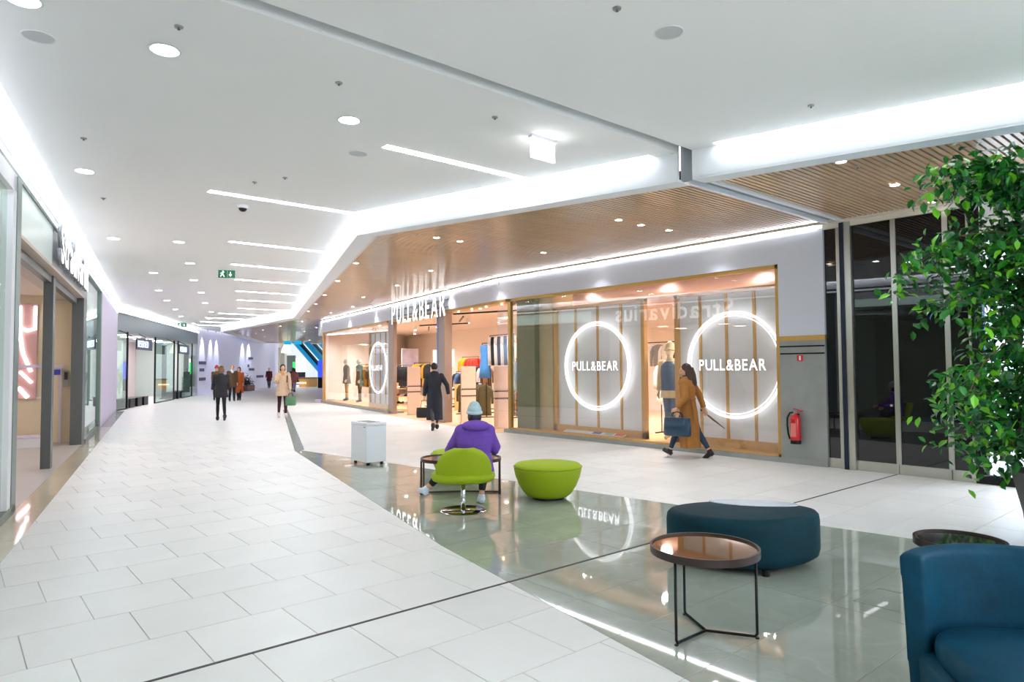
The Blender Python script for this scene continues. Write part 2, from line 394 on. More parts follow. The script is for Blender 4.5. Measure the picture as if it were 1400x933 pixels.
def build_ceiling():
    cl = lambda y: L_(0, .15)[0] + .218 * (y - L_(0, .15)[1])
    ce = empty('ceiling', kind='structure', label='smooth white plaster ceiling with light slots and a movement gap')
    left_far = [(cl(29.8), 29.8), tuple(R_(16.2, .15)[:2]), (22.5, 60.6)]
    MB().prism(cut(EC, GAP1, 58.5) + [left_far[2], left_far[1], left_far[0], (cl(GAP1), GAP1)], ZC, ZC + .12).build('ceiling_panel', M_CEIL, ce)
    MB().prism(cut(EC, -2.2, GAP0) + [(cl(GAP0), GAP0), (cl(-2.2), -2.2)], ZC, ZC + .12).build('ceiling_panel', M_CEIL, ce)
    MB().prism([(-2, GAP0 - .02), (9, GAP0 - .02), (9, GAP1 + .02), (-2, GAP1 + .02)], ZC + .1, ZC + .14).build('gap_back', M_RECESS, ce)
    # soffit face that drops from the white ceiling to the timber one; split at the movement gap
    F = offset_poly(EC, .12)
    for y0, y1 in ((-2.2, GAP0), (GAP1, 58.5)):
        e = cut(F, y0, y1)
        ribbon(e, 3.86, ZC + .3, .05, 'soffit_face', M_WHITE, ce)
        low = cut(F, y0, y1); lowi = cut(EW, y0, y1)
        mb = MB()
        for i in range(len(low) - 1): mb.prism([low[i], low[i + 1], lowi[i + 1], lowi[i]], 3.845, 3.87)
        mb.build('soffit_lip', M_WHITE, ce)
        ribbon([(x + .0, y) for x, y in lowi], 3.85, 3.93, .05, 'soffit_trim', M_CREAM, ce)
        roof = MB()
        c0 = cut(EC, y0, y1)
        for i in range(len(e) - 1): roof.prism([c0[i], c0[i + 1], e[i + 1], e[i]], ZC + .26, ZC + .3)
        roof.build('cove_lid', M_WHITE, ce)
    fx = on_edge(F, 4.7)
    MB().box((fx + .06, GAP0 - .02, 3.86), (fx + .1, GAP1 + .02, ZC + .1)).build('gap_back', M_RECESS, ce)
    for y0, y1, n in ((-2.2, 4.32, 'near'), (5.08, 58.5, 'far')):
        a, b = cut(offset_poly(EC, .006), y0, y1), cut(offset_poly(EC, .014), y0, y1)
        lamp = empty('cove_light', label='white cove light slot over the soffit ' + ('by the glass doors' if n == 'near' else 'running down the concourse'), cat='light')
        for i in range(len(a) - 1):
            MB().prism([a[i], a[i + 1], b[i + 1], b[i]], ZC + .015, ZC + .24).build('light_strip', M_COVE, lamp)
    for y0, y1 in ((4.32, GAP0), (GAP1, 5.08)):
        a, b = cut(EC, y0, y1), cut(F, y0, y1)
        MB().prism(a + b[::-1], ZC, ZC + .12).build('cove_stop', M_CEIL, ce)
    # timber slat ceilings
    wd_ = empty('ceiling_timber', kind='structure', label='oak slat ceiling in front of the shops')
    unit = MB().box((-.5, -.5, -.5), (.5, .5, .5)).mesh('slat', M_SLAT)
    P = .075; ys = []
    y = GAP1 + .12
    while y < 29.0: ys.append(y); y += P
    yn = GAP0 - .1; near = []
    while yn > -2.0: near.append(yn); yn -= P
    parts = near[:62] + ys[:238]; rest = MB()
    def span(y): return on_edge(EW, y) + .05, store_x(y) - .09
    for y in parts:
        a, b = span(y); o = link(bpy.data.objects.new('slat', unit), wd_); o.location = ((a + b) / 2, y, ZW + .02); o.scale = (b - a, .05, .045)
    for y in near[62:] + ys[238:]:
        a, b = span(y)
        if b > a: rest.box((a, y - .025, ZW - .0025), (b, y + .025, ZW + .0425))
    y = 29.0
    while y < 57.0:
        a = on_edge(EW, y) + .05; rest.box((a, y - .028, ZW - .0025), (27, y + .028, ZW + .0425)); y += .09
    tag(rest.build('far_slats', M_SLAT, wd_), kind='stuff')
    for y0, y1 in ((-2.2, GAP0), (GAP1, 29.2)):
        MB().prism(cut(EW, y0, y1) + [(store_x(y), y) for y in ([y1, 13.2, y0] if y1 > 13 else [y1, y0])], ZW + .1, ZW + .14).build('slat_backing', M_SLATBACK, wd_)
    MB().prism([(on_edge(EW, 29.2), 29.2), (12.75, 41.4), (20.8, 57.2), (28, 57.2), (28, 29.2)], ZW + .1, ZW + .14).build('slat_backing', M_SLATBACK, wd_)
    # movement gap through the timber ceiling: grey channel between two white edges
    x0 = on_edge(EW, 4.7)
    box('gap_channel', (x0, GAP0, ZW + .03), (SX, GAP1, ZW + .06), M_RECESS, wd_)
    box('gap_edge', (x0, GAP0 - .05, ZW - .03), (SX, GAP0, ZW + .08), M_WHITE, wd_); box('gap_edge', (x0, GAP1, ZW - .03), (SX, GAP1 + .05, ZW + .08), M_WHITE, wd_)
    box('end_trim', (14.0, 57.2, ZW - .05), (28, 57.5, ZW + .3), M_CREAM, wd_)
build_ceiling()

ORD = ['first', 'second', 'third', 'fourth', 'fifth', 'sixth', 'seventh', 'eighth', 'ninth', 'tenth', 'eleventh', 'twelfth']
# linear lamps set in the white ceiling, each ending at the cove
for nk, (xa, y) in enumerate(((3.83, 6.8), (2.84, 10.13), (4.3, 13.9), (5.28, 16.9), (6.27, 19.7), (7.22, 22.6), (8.2, 25.5), (9.35, 28.95), (9.5, 32.1), (9.8, 35.2), (10.4, 38.3), (11.0, 41.2))):
    x1 = on_edge(EC, y) + .01
    t = empty('line_light', (0, 0, 0), label=ORD[nk] + ' slim white line light in the ceiling counting from the camera' if y > 11 else ('wide slanting white line light beside the exit sign box' if y < 8 else 'white line light meeting the corner of the cove'), cat='light', group='line lights in the white ceiling')
    box('diffuser', (xa, y - .055, ZC - .006), (x1, y + .055, ZC + .004), M_LINE, t)
    box('frame', (xa - .01, y - .062, ZC - .003), (xa, y + .062, ZC + .004), M_WHITE, t)

# recessed downlights
def downlight(x, y, z, r, lamp, label, group, name='downlight'):
    t = empty(name, (x, y, z), label=label, cat='downlight', group=group)
    MB().skin([MB().ring((0, 0, -.004), (1, 0, 0), (0, 1, 0), r * 1.18, r * 1.18, 20), MB().ring((0, 0, -.008), (1, 0, 0), (0, 1, 0), r * 1.02, r * 1.02, 20), MB().ring((0, 0, .002), (1, 0, 0), (0, 1, 0), r * .98, r * .98, 20)], close=False).build('rim', M_WHITE, t)
    MB().lathe([(r * .9, -.003), (r * .9, .001)], 20).build('lamp', lamp, t)
    return t
NEAR_DL = {(1.29, 5.84): 'largest round downlight in the white ceiling before the movement gap', (3.14, 6.31): 'round downlight left of the slanting line light', (1.31, 10.1): 'round downlight near the lit name on the left shop', (.35, 5.65): 'round downlight cut by the top left corner of the picture'}
for x, y in ((1.29, 5.84), (3.14, 6.31), (1.31, 10.1), (.35, 5.65), (3.53, 14.58), (2.44, 14.95), (4.45, 17.34), (4.14, 19.63), (5.38, 20.55), (6.45, 23.73), (5.2, 23.9), (6.2, 27.2), (7.6, 27.4), (7.4, 31), (9, 31.5), (8.6, 35), (10.2, 36), (10.5, 40)):
    t = downlight(x, y, ZC, .105, M_SPOT, NEAR_DL.get((x, y), 'small round downlight in the further rows of the white ceiling'), 'downlights in the white ceiling')
    rf = MB()
    for k in range(3): rf.obox((.05 * math.cos(k * 2.09), .05 * math.sin(k * 2.09), -.006), (.07, .012, .006), k * 2.09)
    rf.build('louvre', M_REFL, t)
rows_seen = {}
for x, y in ((5.64, 9.71), (6.48, 9.69), (7.0, 9.71), (9.01, 9.67), (10.36, 9.7), (6.7, 13.13), (8.6, 13.1), (10.41, 13.11), (7.7, 16.1), (9.4, 16.0), (11.0, 16.0), (8.85, 19.4), (10.11, 19.3), (11.4, 19.3), (9.84, 22.3), (11.36, 22.5), (12.1, 22.5), (10.86, 25.3), (12.65, 25.8), (11.9, 25.5),
             (6.47, 6.8), (7.91, 6.78), (8.48, 6.8), (9.17, 6.77), (10.33, 6.79), (7.59, 3.26), (9.11, 3.26), (10.48, 3.27), (7.9, .1), (9.4, .1), (13, 31), (15, 31), (13.5, 35), (15.5, 35), (18, 35), (14, 39), (16.5, 39), (19, 39), (15, 43), (18, 43), (21, 43), (17, 47), (20, 47), (23, 47), (19, 51), (22, 51), (25, 51)):
    row = [r for r in (3.26, 6.8, 9.7, 13.1, 16.05, 19.3, 22.4) if abs(r - y) < .4]
    if row: rows_seen[row[0]] = rows_seen.get(row[0], 0) + 1
    lab = 'small far spotlight deep in the oak slat ceiling' if not row else ('%s spotlight from the soffit in the slat row above the glass doors' % ORD[rows_seen[3.26] - 1] if row[0] == 3.26 else '%s spotlight from the soffit in the %s slat row past the movement gap' % (ORD[rows_seen[row[0]] - 1], ORD[(6.8, 9.7, 13.1, 16.05, 19.3, 22.4).index(row[0])]))
    t = downlight(x, y, ZW - .004, .055, M_SPOTW, lab, 'spotlights in the slat ceiling', 'spotlight')
    if y < 30:
        ld = bpy.data.lights.new('spotlight', 'SPOT'); ld.energy = 32; ld.spot_size = math.radians(96); ld.spot_blend = .8; ld.shadow_soft_size = .05; ld.color = (.97, .98, 1)
        o = link(bpy.data.objects.new('beam', ld), t); o.location = (0, 0, -.02)

# round loudspeaker grilles, sprinkler heads, dome cameras
for x, y, l in ((.49, 6.22, 'round white speaker grille nearest the left shop front'), (4.21, 3.08, 'round white speaker grille before the movement gap'), (3.72, 7.24, 'round speaker grille beside the slanting line light')):
    t = empty('speaker_grille', (x, y, ZC), label=l, cat='speaker')
    MB().lathe([(.0, -.004), (.1, -.004), (.105, .001)], 24).build('grille', mat('grille_grey', (205, 206, 207), .8), t)
    MB().tube([(.11 * math.cos(k * PI / 12), .11 * math.sin(k * PI / 12), -.002) for k in range(24)], .005, 6, loop=True).build('rim', M_WHITE, t)
for x, y, z, l in ((1.28, 5.37, ZC, 'sprinkler head just above the largest downlight'), (2.65, 5.53, ZC, 'sprinkler head above the downlight left of the slanting light'), (1.11, 8.66, ZC, 'sprinkler head above the downlight by the left sign'), (1.74, 11.53, ZC, 'sprinkler head in the bright ceiling patch over the left sign'), (3.63, 3.1, ZC, 'sprinkler head at the top edge of the picture'), (6.5, 3.07, ZC, 'sprinkler head closest to the cove over the glass doors'), (4.26, 5.29, ZC, 'sprinkler head beside the white exit sign box'), (3.19, 9.25, ZC, 'sprinkler head before the corner line light'), (3.43, 8.78, ZC, 'second sprinkler head before the corner line light'), (7.94, 3.23, ZW, 'sprinkler head beside the first spotlight over the glass doors'), (10.13, 3.27, ZW, 'sprinkler head beside the last spotlight over the glass doors'), (6.07, 9.68, ZW, 'sprinkler head in the slats near the soffit corner'), (7.19, 13.31, ZW, 'sprinkler head in the slats beyond the soffit corner')):
    t = empty('sprinkler', (x, y, z), label=l, cat='sprinkler', group='sprinkler heads')
    MB().lathe([(.0, -.012), (.03, -.01), (.032, .0)], 14).build('plate', M_ALU, t)
    MB().lathe([(.006, -.028), (.012, -.026), (.005, -.018), (.005, -.01)], 10).build('nozzle', M_DKGREY, t)
t = empty('dome_camera', (3.51, 10.7, ZC), label='small white dome camera under the ceiling beside the corner line light', cat='camera')
MB().lathe([(.075, -.05), (.085, -.04), (.085, .0)], 20).build('housing', M_WHITE, t, auto=40); MB().lathe([(.0, -.1), (.03, -.095), (.055, -.075), (.065, -.05)], 18).build('dome', M_BLACK, t, smooth=True)

# emergency exit sign boxes
def exit_sign(loc, rz, w, h, label, green):
    t = empty('exit_sign', loc, rz, label=label, cat='exit sign')
    MB().box((-w / 2 - .015, -.03, -.03), (w / 2 + .015, .03, 0)).build('mount', M_WHITE, t)
    MB().box((-w / 2, -.012, -h - .03), (w / 2, .012, -.03)).build('panel', mat('exit_green', (20, 92, 62), .4, emit=.35) if green else mat('exit_white', (255, 255, 255), emit=3.2), t)
    if green:
        wt = mat('exit_pictogram', (240, 255, 248), emit=1.2)
        for sy in (-.0135,):
            a = MB().box((w * .2, sy, -h * .75), (w * .24, sy + .001, -h * .35)).add([(w * .12, sy, -h * .68), (w * .32, sy, -h * .68), (w * .22, sy, -h * .98)], [(0, 1, 2)]).box((w * .04, sy, -h * .9 - .03), (w * .045, sy + .001, -.04)); a.build('arrow', wt, t)
            b = MB().ball((-w * .22, sy, -h * .32), (h * .08, .002, h * .08), 10, 6); b.obox((-w * .24, sy, -h * .55), (h * .14, .002, h * .34), 0, .25); b.obox((-w * .18, sy, -h * .86), (h * .09, .002, h * .36), 0, -.5); b.obox((-w * .32, sy, -h * .84), (h * .09, .002, h * .36), 0, .6); b.obox((-w * .26, sy, -h * .5), (h * .5, .002, h * .07), 0, -.4); b.build('running_figure', wt, t)
exit_sign((5.08, 5.45, ZC), .02, .36, .22, 'hanging white illuminated exit sign box below the ceiling', False)
exit_sign((5.45, 17.8, ZC), -.35, .40, .2, 'green exit sign with white arrow above the concourse', True)
exit_sign((9.76, 39.4, ZC), -.35, .42, .22, 'small far green exit sign near the dark fronted shop', True)

# ------------------------------------------------------------------ the big clothes shop across the concourse
M_COL_OLIVE = mat('olive_board', (128, 122, 92), .5, var=.1, vscale=3)
M_COL_BEIGE = mat('beige_concrete', (198, 178, 140), .6, var=.1, vscale=3)
M_TAUPE = mat('taupe_aluminium', (168, 150, 140), .4, .4)
M_GATE = mat('blush_panel', (222, 190, 170), .5)
M_POSTER = mat('poster_white', (240, 240, 240), .5)
M_SHOPCEIL = mat('shop_ceiling', (226, 210, 204), .7)
def build_shopfront():
    w = empty('wall_right', kind='structure', label='pale blue grey shop fascia and pier with grey plaster base')
    # fascia
    box('fascia', (SX - .06, 5.70, 3.34), (SX + .1, 13.2, 3.83), M_FASC, w)
    MB().prism([tuple(S_(0, -.06)[:2]), tuple(S_(17.2, -.06)[:2]), tuple(S_(17.2, .1)[:2]), tuple(S_(0, .1)[:2])], 3.34, 3.83).build('fascia', M_FASC, w)
    MB().prism([tuple(S_(17.2, -.14)[:2]), tuple(S_(17.55, -.14)[:2]), tuple(S_(17.35, .3)[:2]), tuple(S_(17.2, .1)[:2])], 3.2, 3.86).build('fascia_end', M_WHITE, w)
    box('pier', (SX - .06, 4.93, 2.11), (SX + .3, 5.70, 3.83), M_FASC, w)
    box('pier_base', (SX - .06, 4.93, .1), (SX + .3, 5.70, 2.03), M_CONC, w)
    box('brass_band', (SX - .068, 4.93, 2.03), (SX + .3, 5.69, 2.11), M_GOLD, w)
    for z in (1.935, 1.815): box('black_line', (SX - .063, 4.94, z - .012), (SX - .05, 5.69, z + .012), M_BLACK, w)  # thin black lines across the plaster base
    box('plinth', (SX - .08, 4.93, 0), (SX + .3, 5.70, .1), M_CONC, w)
    box('plinth', (SX - .08, 5.70, 0), (SX + .5, 13.0, .085), M_CONC, w)
    MB().prism([tuple(S_(8.0, -.1)[:2]), tuple(S_(17.4, -.1)[:2]), tuple(S_(17.4, .5)[:2]), tuple(S_(8.0, .5)[:2])], 0, .085).build('plinth', M_CONC, w)
    MB().prism([tuple(S_(17.25, -.12)[:2]), tuple(S_(17.7, -.25)[:2]), tuple(S_(17.8, .6)[:2]), tuple(S_(17.25, .6)[:2])], 0, .16).build('end_kerb', M_LILAC, w)
    # slot of light between fascia and timber ceiling
    t = empty('fascia_light', label='thin white strip light along the top of the big shop fascia', cat='light')
    box('light_strip', (SX - .075, 5.0, 3.845), (SX - .045, 13.2, 3.862), mat('fascia_strip', (255, 255, 255), emit=22, emit_rgb=(246, 250, 255)), t)
    MB().prism([tuple(S_(0, -.075)[:2]), tuple(S_(17.2, -.075)[:2]), tuple(S_(17.2, -.045)[:2]), tuple(S_(0, -.045)[:2])], 3.845, 3.862).build('light_strip', MATS['fascia_strip'], t)
    box('ceiling_trim', (SX - .15, -2.2, 3.872), (SX + .1, 13.2, 3.93), M_CREAM, w)
    MB().prism([tuple(S_(0, -.15)[:2]), tuple(S_(17.2, -.15)[:2]), tuple(S_(17.2, .1)[:2]), tuple(S_(0, .1)[:2])], 3.872, 3.93).build('ceiling_trim', M_CREAM, w)
    # window to the right of the entrance
    wn = empty('window_1', kind='structure', label='brass framed display window with glowing rings')
    box('window_head', (SX - .03, 5.72, 3.27), (SX + .06, 12.85, 3.34), M_GOLD, wn)
    box('window_jamb', (SX - .03, 5.70, .085), (SX + .06, 5.77, 3.34), M_GOLD, wn); box('window_jamb', (SX - .03, 12.78, .085), (SX + .06, 12.88, 3.34), M_GOLD, wn)
    box('window_sill', (SX - .03, 5.72, .085), (SX + .06, 12.85, .125), M_OAK, wn)
    for a, b in ((5.77, 8.45), (8.455, 10.6), (10.605, 12.78)): box('pane', (SX + .008, a, .12), (SX + .018, b, 3.27), M_GLASS, wn)
    w2 = empty('window_2', kind='structure', label='brass framed display window beyond the entrance')
    q = frame_root('frame', S_, TS, parent=w2)
    box('window_head', (-.03, 8.33, 3.27), (.06, 17.2, 3.34), M_GOLD, q); box('window_jamb', (-.04, 17.0, .085), (.06, 17.2, 3.34), M_OAK, q); box('window_sill', (-.03, 8.33, .085), (.06, 17.2, .125), M_OAK, q)
    for a, b in ((8.35, 9.52), (9.53, 13.3), (13.31, 17.0)): box('pane', (.008, a, .12), (.018, b, 3.27), M_GLASS, q)
    # entrance portal
    d = empty('door_1', kind='structure', label='wide open shop entrance between taupe metal posts')
    q = frame_root('portal', S_, TS, parent=d)
    box('post', (-.01, 7.74, 0), (.13, 8.25, 3.34), M_TAUPE, q, .01); box('post', (-.05, 3.31, 0), (.2, 3.72, 3.34), M_TAUPE, q, .01); box('post', (-.02, 3.72, 0), (.14, 3.95, 3.34), mat('blue_grey_metal', (120, 134, 172), .4, .3), q)
    box('portal_head', (-.04, -.3, 3.27), (.3, 8.0, 3.34), M_GOLD, q)
    box('threshold', (-.35, -.3, 0), (.1, 8.0, .004), M_SHOPFL, q)
    box('pane', (.1, -.28, .05), (.112, .35, 3.2), M_GLASS, q)
build_shopfront()

def build_shop_interior():
    room = empty('wall_shop', kind='structure', label='warm plaster walls inside the big clothes shop')
    P = [(SX + .1, 5.62), (SX + .1, 13.2), tuple(S_(17.15, .1)[:2]), tuple(S_(27, 8)[:2]), (19.5, 13.0), (18.5, 5.62)]
    MB().prism(P, -.05, .003).build('shop_floor', M_SHOPFL, room)
    MB().prism(P, 3.72, 3.8).build('shop_ceiling', M_SHOPCEIL, room)
    for i in (2, 3, 4, 5):
        a, b = Vector(P[i]), Vector(P[(i + 1) % 6]); n = (b - a).normalized(); n = Vector((n.y, -n.x)) * .1
        MB().prism([tuple(a), tuple(b), tuple(b - n), tuple(a - n)], 0, 3.75).build('shop_wall', M_PINK, room)
    # ducts and tracks under the ceiling
    for k, (y0, y1, x, r) in enumerate(((5.8, 12.5, 12.6, .2), (6, 13, 14.6, .26))):
        o = MB().tube([(x, y0, 3.45), (x, y1, 3.45)], r, 16).build('air_duct', mat('duct_pink', (196, 168, 160), .5, .2), None, smooth=True); tag(o, 'round air duct hanging ' + ('just behind the display window' if k == 0 else 'deeper inside over the clothes rails'), 'duct')
    for k in range(5):
        o = MB().obox(S_(2 + 3.2 * k, 1.6 + .7 * k, 3.5), (.05, 2.6, .05), -TS + (.5 if k % 2 else -.4)).build('light_track', M_BLACK); tag(o, 'black lighting track under the shop ceiling', 'light track', 'lighting tracks in the clothes shop')
    lm = mat('shop_can_lamp', (255, 255, 255), emit=20, emit_rgb=(255, 242, 232))
    spots = [S_(s, d_) for s in (1, 4.2, 7.4, 10.6, 13.8, 16.5) for d_ in (1.6, 4.4)] + [Vector((x, y, 0)) for x in (12.2, 14.4, 16.8) for y in (6.8, 9.2, 11.6)] + [S_(20, 5.8), S_(18.5, 3.5)]
    for p in spots:
        t = empty('shop_light', (p.x, p.y, 3.72), label='white can spotlight under the ceiling of the clothes shop', cat='light', group='can spotlights of the clothes shop')
        MB().lathe([(.07, -.2), (.075, -.19), (.075, 0)], 16).build('can', M_WHITE, t, auto=40); MB().lathe([(.06, -.206), (.06, -.2)], 16).build('lamp', lm, t)
        ld = bpy.data.lights.new('shop_light', 'SPOT'); ld.energy = 300; ld.spot_size = math.radians(160); ld.spot_blend = .9; ld.shadow_soft_size = .12; ld.color = (1, .97, .94)
        o = link(bpy.data.objects.new('beam', ld), t); o.location = (0, 0, -.23)
    # little spots inside the head of the display windows
    def head_spot(p, l): 
        t = empty('window_spot', tuple(p), label=l, cat='spotlight', group='spotlights along the window heads')
        MB().lathe([(.03, -.004), (.03, .002)], 12).build('lamp', M_WSPOT, t); MB().skin([MB().ring((0, 0, -.006), (1, 0, 0), (0, 1, 0), .042, .042, 12), MB().ring((0, 0, -.002), (1, 0, 0), (0, 1, 0), .03, .03, 12)], close=False).build('rim', M_GOLD, t)
    for k in range(9): head_spot((SX + .12, 6.3 + .78 * k, 3.335), '%s tiny spotlight from the grey pier along the near window head' % ORD[k])
    for k in range(11): head_spot(S_(9 + .75 * k, .14, 3.335), '%s tiny spotlight past the entrance along the far window head' % ORD[k])
    for k in range(8): head_spot(S_(.2 + .85 * k, .15, 3.25), '%s tiny spotlight from the brass jamb over the entrance' % ORD[k])
    box('window_soffit', (SX + .06, 5.70, 3.34), (SX + .35, 13.0, 3.37), M_GOLD, room)
    MB().prism([tuple(S_(-.2, .06)[:2]), tuple(S_(17.1, .06)[:2]), tuple(S_(17.1, .35)[:2]), tuple(S_(-.2, .35)[:2])], 3.34, 3.37).build('window_soffit', M_GOLD, room)
    box('display_floor', (SX + .06, 5.70, .003), (SX + 1.3, 12.8, .12), M_OAK, room)
    MB().prism([tuple(S_(8.35, .06)[:2]), tuple(S_(17, .06)[:2]), tuple(S_(17, 1.3)[:2]), tuple(S_(8.35, 1.3)[:2])], .003, .12).build('display_floor', M_OAK, room)
    # pier behind the glass
    c = empty('column', (0, 0, 0), kind='structure', label='square concrete column with an olive board behind the window')
    box('column_shaft', (SX + .25, 11.55, .12), (SX + .95, 12.02, 3.7), M_COL_BEIGE, c); box('column_board', (SX + .1, 12.02, .12), (SX + .95, 12.68, 3.7), M_COL_OLIVE, c)
build_shop_interior()

def ring_panel(root, y0, y1, yc, label, z0=.23, z1=2.97, zc=1.64, x=.28):
    """oak framed frosted screen carrying a neon ring and the shop name (local x = into the shop, y along the front)"""
    t = empty('ring_screen', (0, 0, 0), 0, label, 'display screen', 'neon ring screens in the shop windows')
    if root is not None: t.location = root[0]; t.rotation_euler = (0, 0, root[1])
    box('backing', (x + .03, y0 + .05, z0), (x + .05, y1 - .05, z1), M_FROST, t)
    for a in (y0, y1 - .09): box('frame_post', (x - .04, a, .121), (x + .08, a + .09, z1 + .06), M_OAK, t, .004)
    box('frame_rail', (x - .04, y0, z1), (x + .08, y1, z1 + .07), M_OAK, t); box('frame_rail', (x - .04, y0, .121), (x + .08, y1, z0 + .04), M_OAK, t)
    n = 4
    for k in range(1, n): yy = y0 + (y1 - y0) * k / n; box('batten', (x + .005, yy - .025, z0), (x + .03, yy + .025, z1), M_OAK, t)
    R = .965
    for rr, w_ in ((R, .022), (R - .062, .009)):
        MB().tube([(x - .06, yc + rr * math.cos(k * PI / 32), zc + rr * math.sin(k * PI / 32)) for k in range(64)], w_, 8, loop=True).build('neon_ring', M_NEON, t, smooth=True)
    sg = empty('name_sign', (x - .1, yc, zc), parent=t)
    letters('PULL&BEAR', 1.36, .2, mat('neon_letter', (255, 255, 255), emit=1.5), sg, lambda u: Matrix.Translation((0, .68 - u, -.1)) @ Matrix(((0, 0, -1, 0), (-1, 0, 0, 0), (0, 1, 0, 0), (0, 0, 0, 1))), gap=.13, extrude=.015, bold=.008)
    return t
ring_panel(((SX, 0, 0), 0), 8.80, 11.50, 10.13, 'oak framed frosted screen with neon ring above the white brochure stand')
ring_panel(((SX, 0, 0), 0), 5.79, 8.05, 6.75, 'oak framed frosted screen with neon ring behind the woman in tan coat')
ring_panel((S_(0), -TS), 8.48, 10.84, 9.72, 'oak framed frosted screen with neon ring beyond the shop entrance', x=.17)
def brochure():
    t = empty('brochure_stand', (SX + .12, 10.2, .125), label='low tilted white graphic board on the window sill', cat='display board')
    MB().obox((.1, 0, .04), (.2, 1.8, .015), 0, -.35).build('board', M_POSTER, t)
    for y, m in ((-.1, mat('print_blue', (120, 120, 190), .5)), (-.45, mat('print_grey', (200, 205, 200), .5)), (-.75, mat('print_red', (226, 110, 90), .5))):
        MB().obox((.097, y, .0485), (.16, .24, .002), 0, -.35).build('print', m, t)
    MB().box((.02, -.8, 0), (.16, .8, .012)).build('foot', M_WHITE, t)
brochure()
# the shop name over the entrance
def big_sign():
    t = empty('shop_sign', S_(0), -TS, 'large lit white shop name letters above the entrance', 'sign')
    mtx = lambda u: Matrix.Translation((-.17, 7.37 - u, 3.15)) @ Matrix(((0, 0, -1, 0), (-1, 0, 0, 0), (0, 1, 0, 0), (0, 0, 0, 1)))
    letters('PULL&BEAR', 4.43, .70, M_SIGN, t, mtx, gap=.2, extrude=.03, bold=.004)
    box('rail', (-.1, 3.0, 3.4), (-.06, 7.3, 3.43), M_ALU, t); box('rail', (-.1, 3.0, 3.62), (-.06, 7.3, 3.65), M_ALU, t)
big_sign()

# security gates at the entrance
def gate():
    t = empty('security_gate', (0, 0, 0))
    b = box('panel', (-.24, -.03, .02), (.24, .03, 1.66), M_GATE, t, .01)
    box('foot', (-.26, -.05, 0), (.26, .05, .03), M_GATE, t, .008)
    bk = MB()
    for z in (.98, .8):
        bk.box((-.24, -.033, z - .012), (.24, .033, z + .012))
        for k in range(8): bk.add([(-.22 + .058 * k, -.033, z + (.012 if z > .9 else -.012)), (-.18 + .058 * k, -.033, z + (.012 if z > .9 else -.012)), (-.2 + .058 * k, -.033, z + (.05 if z > .9 else -.05))], [(0, 1, 2)])
    bk.build('pattern_band', mat('gate_print', (50, 36, 32), .6), b)
    return t
g0 = gate(); first = True
for s, l in ((6.95, 'blush security gate panel nearest the far display window'), (4.95, 'blush security gate panel beside the coated woman'), (2.75, 'blush security gate panel just past the middle post'), (.75, 'blush security gate panel closest to the brass window jamb')):
    o = g0 if first else copy_tree(g0); first = False
    o.location = S_(s, .45, .003); o.rotation_euler = (0, 0, -TS); tag(o, l, 'security gate', 'security gates at the shop entrance')

# ------------------------------------------------------------------ clothes on rails
def cloth(name, rgb): return mat(name, rgb, .85, var=.12, vscale=14, bump=.25, bscale=18)
CLOTH = {'black': cloth('black_cloth', (34, 34, 40)), 'mustard': cloth('mustard_cloth', (206, 150, 24)), 'khaki': cloth('khaki_cloth', (94, 84, 52)), 'red': cloth('red_cloth', (206, 52, 34)), 'yellow': cloth('yellow_cloth', (226, 172, 24)),
         'blue': cloth('sky_blue_cloth', (72, 140, 210)), 'white': cloth('white_cloth', (226, 222, 220)), 'navy': cloth('navy_cloth', (36, 46, 74)), 'grey': cloth('grey_cloth', (128, 128, 132)), 'cream': cloth('cream_cloth', (222, 206, 170)), 'denim': cloth('denim_cloth', (84, 116, 152)), 'brown': cloth('brown_cloth', (120, 82, 54)), 'green': cloth('green_cloth', (70, 84, 62))}
def garment_mesh(kind):
    mb = MB()
    if kind == 'coat': prof = [(.06, 0), (.2, -.06), (.215, -.12), (.2, -.45), (.22, -.85), (.235, -1.0)]
    elif kind == 'top': prof = [(.06, 0), (.19, -.05), (.2, -.1), (.185, -.35), (.19, -.62)]
    elif kind == 'dress': prof = [(.05, 0), (.16, -.04), (.15, -.15), (.12, -.4), (.17, -.8), (.22, -1.2)]
    else: prof = [(.15, 0), (.16, -.08), (.165, -.3)]
    mb.skin([mb.ring((0, 0, z), (1, 0, 0), (0, 1, 0), w, .035 + .03 * min(1, -z * 3), 14) for w, z in prof])
    if kind in ('coat', 'top'):
        for s in (-1, 1): mb.skin([mb.ring((s * x, .01, z), (1, 0, 0), (0, 1, 0), r, r * .8, 8) for x, z, r in ((.17, -.05, .045), (.235, -.2, .055), (.255, -.45, .045), (.255, -.62, .04))])
    if kind == 'trousers':
        for s in (-1, 1): mb.skin([mb.ring((s * .08, 0, z), (1, 0, 0), (0, 1, 0), r, r * .6, 10) for z, r in ((-.25, .085), (-.6, .075), (-1.0, .065))])
    return mb
GM = {k: garment_mesh(k).mesh(k, None, True) for k in ('coat', 'top', 'dress', 'trousers')}
for me in GM.values(): me.materials.append(None)
hook = MB().tube([(0, 0, -.02), (0, 0, .05), (.02, 0, .075), (.035, 0, .06)], .004, 6).mesh('hanger', M_ALU)
def garment(kind, col, p, rz, label, group):
    t = empty({'coat': 'hanging_coat', 'top': 'hanging_shirt', 'dress': 'hanging_dress', 'trousers': 'hanging_trousers'}[kind], p, rz, label, kind if kind != 'top' else 'shirt', group)
    o = link(bpy.data.objects.new('fabric', GM[kind]), t); o.material_slots[0].link = 'OBJECT'; o.material_slots[0].material = CLOTH[col]
    link(bpy.data.objects.new('hanger', hook), t)
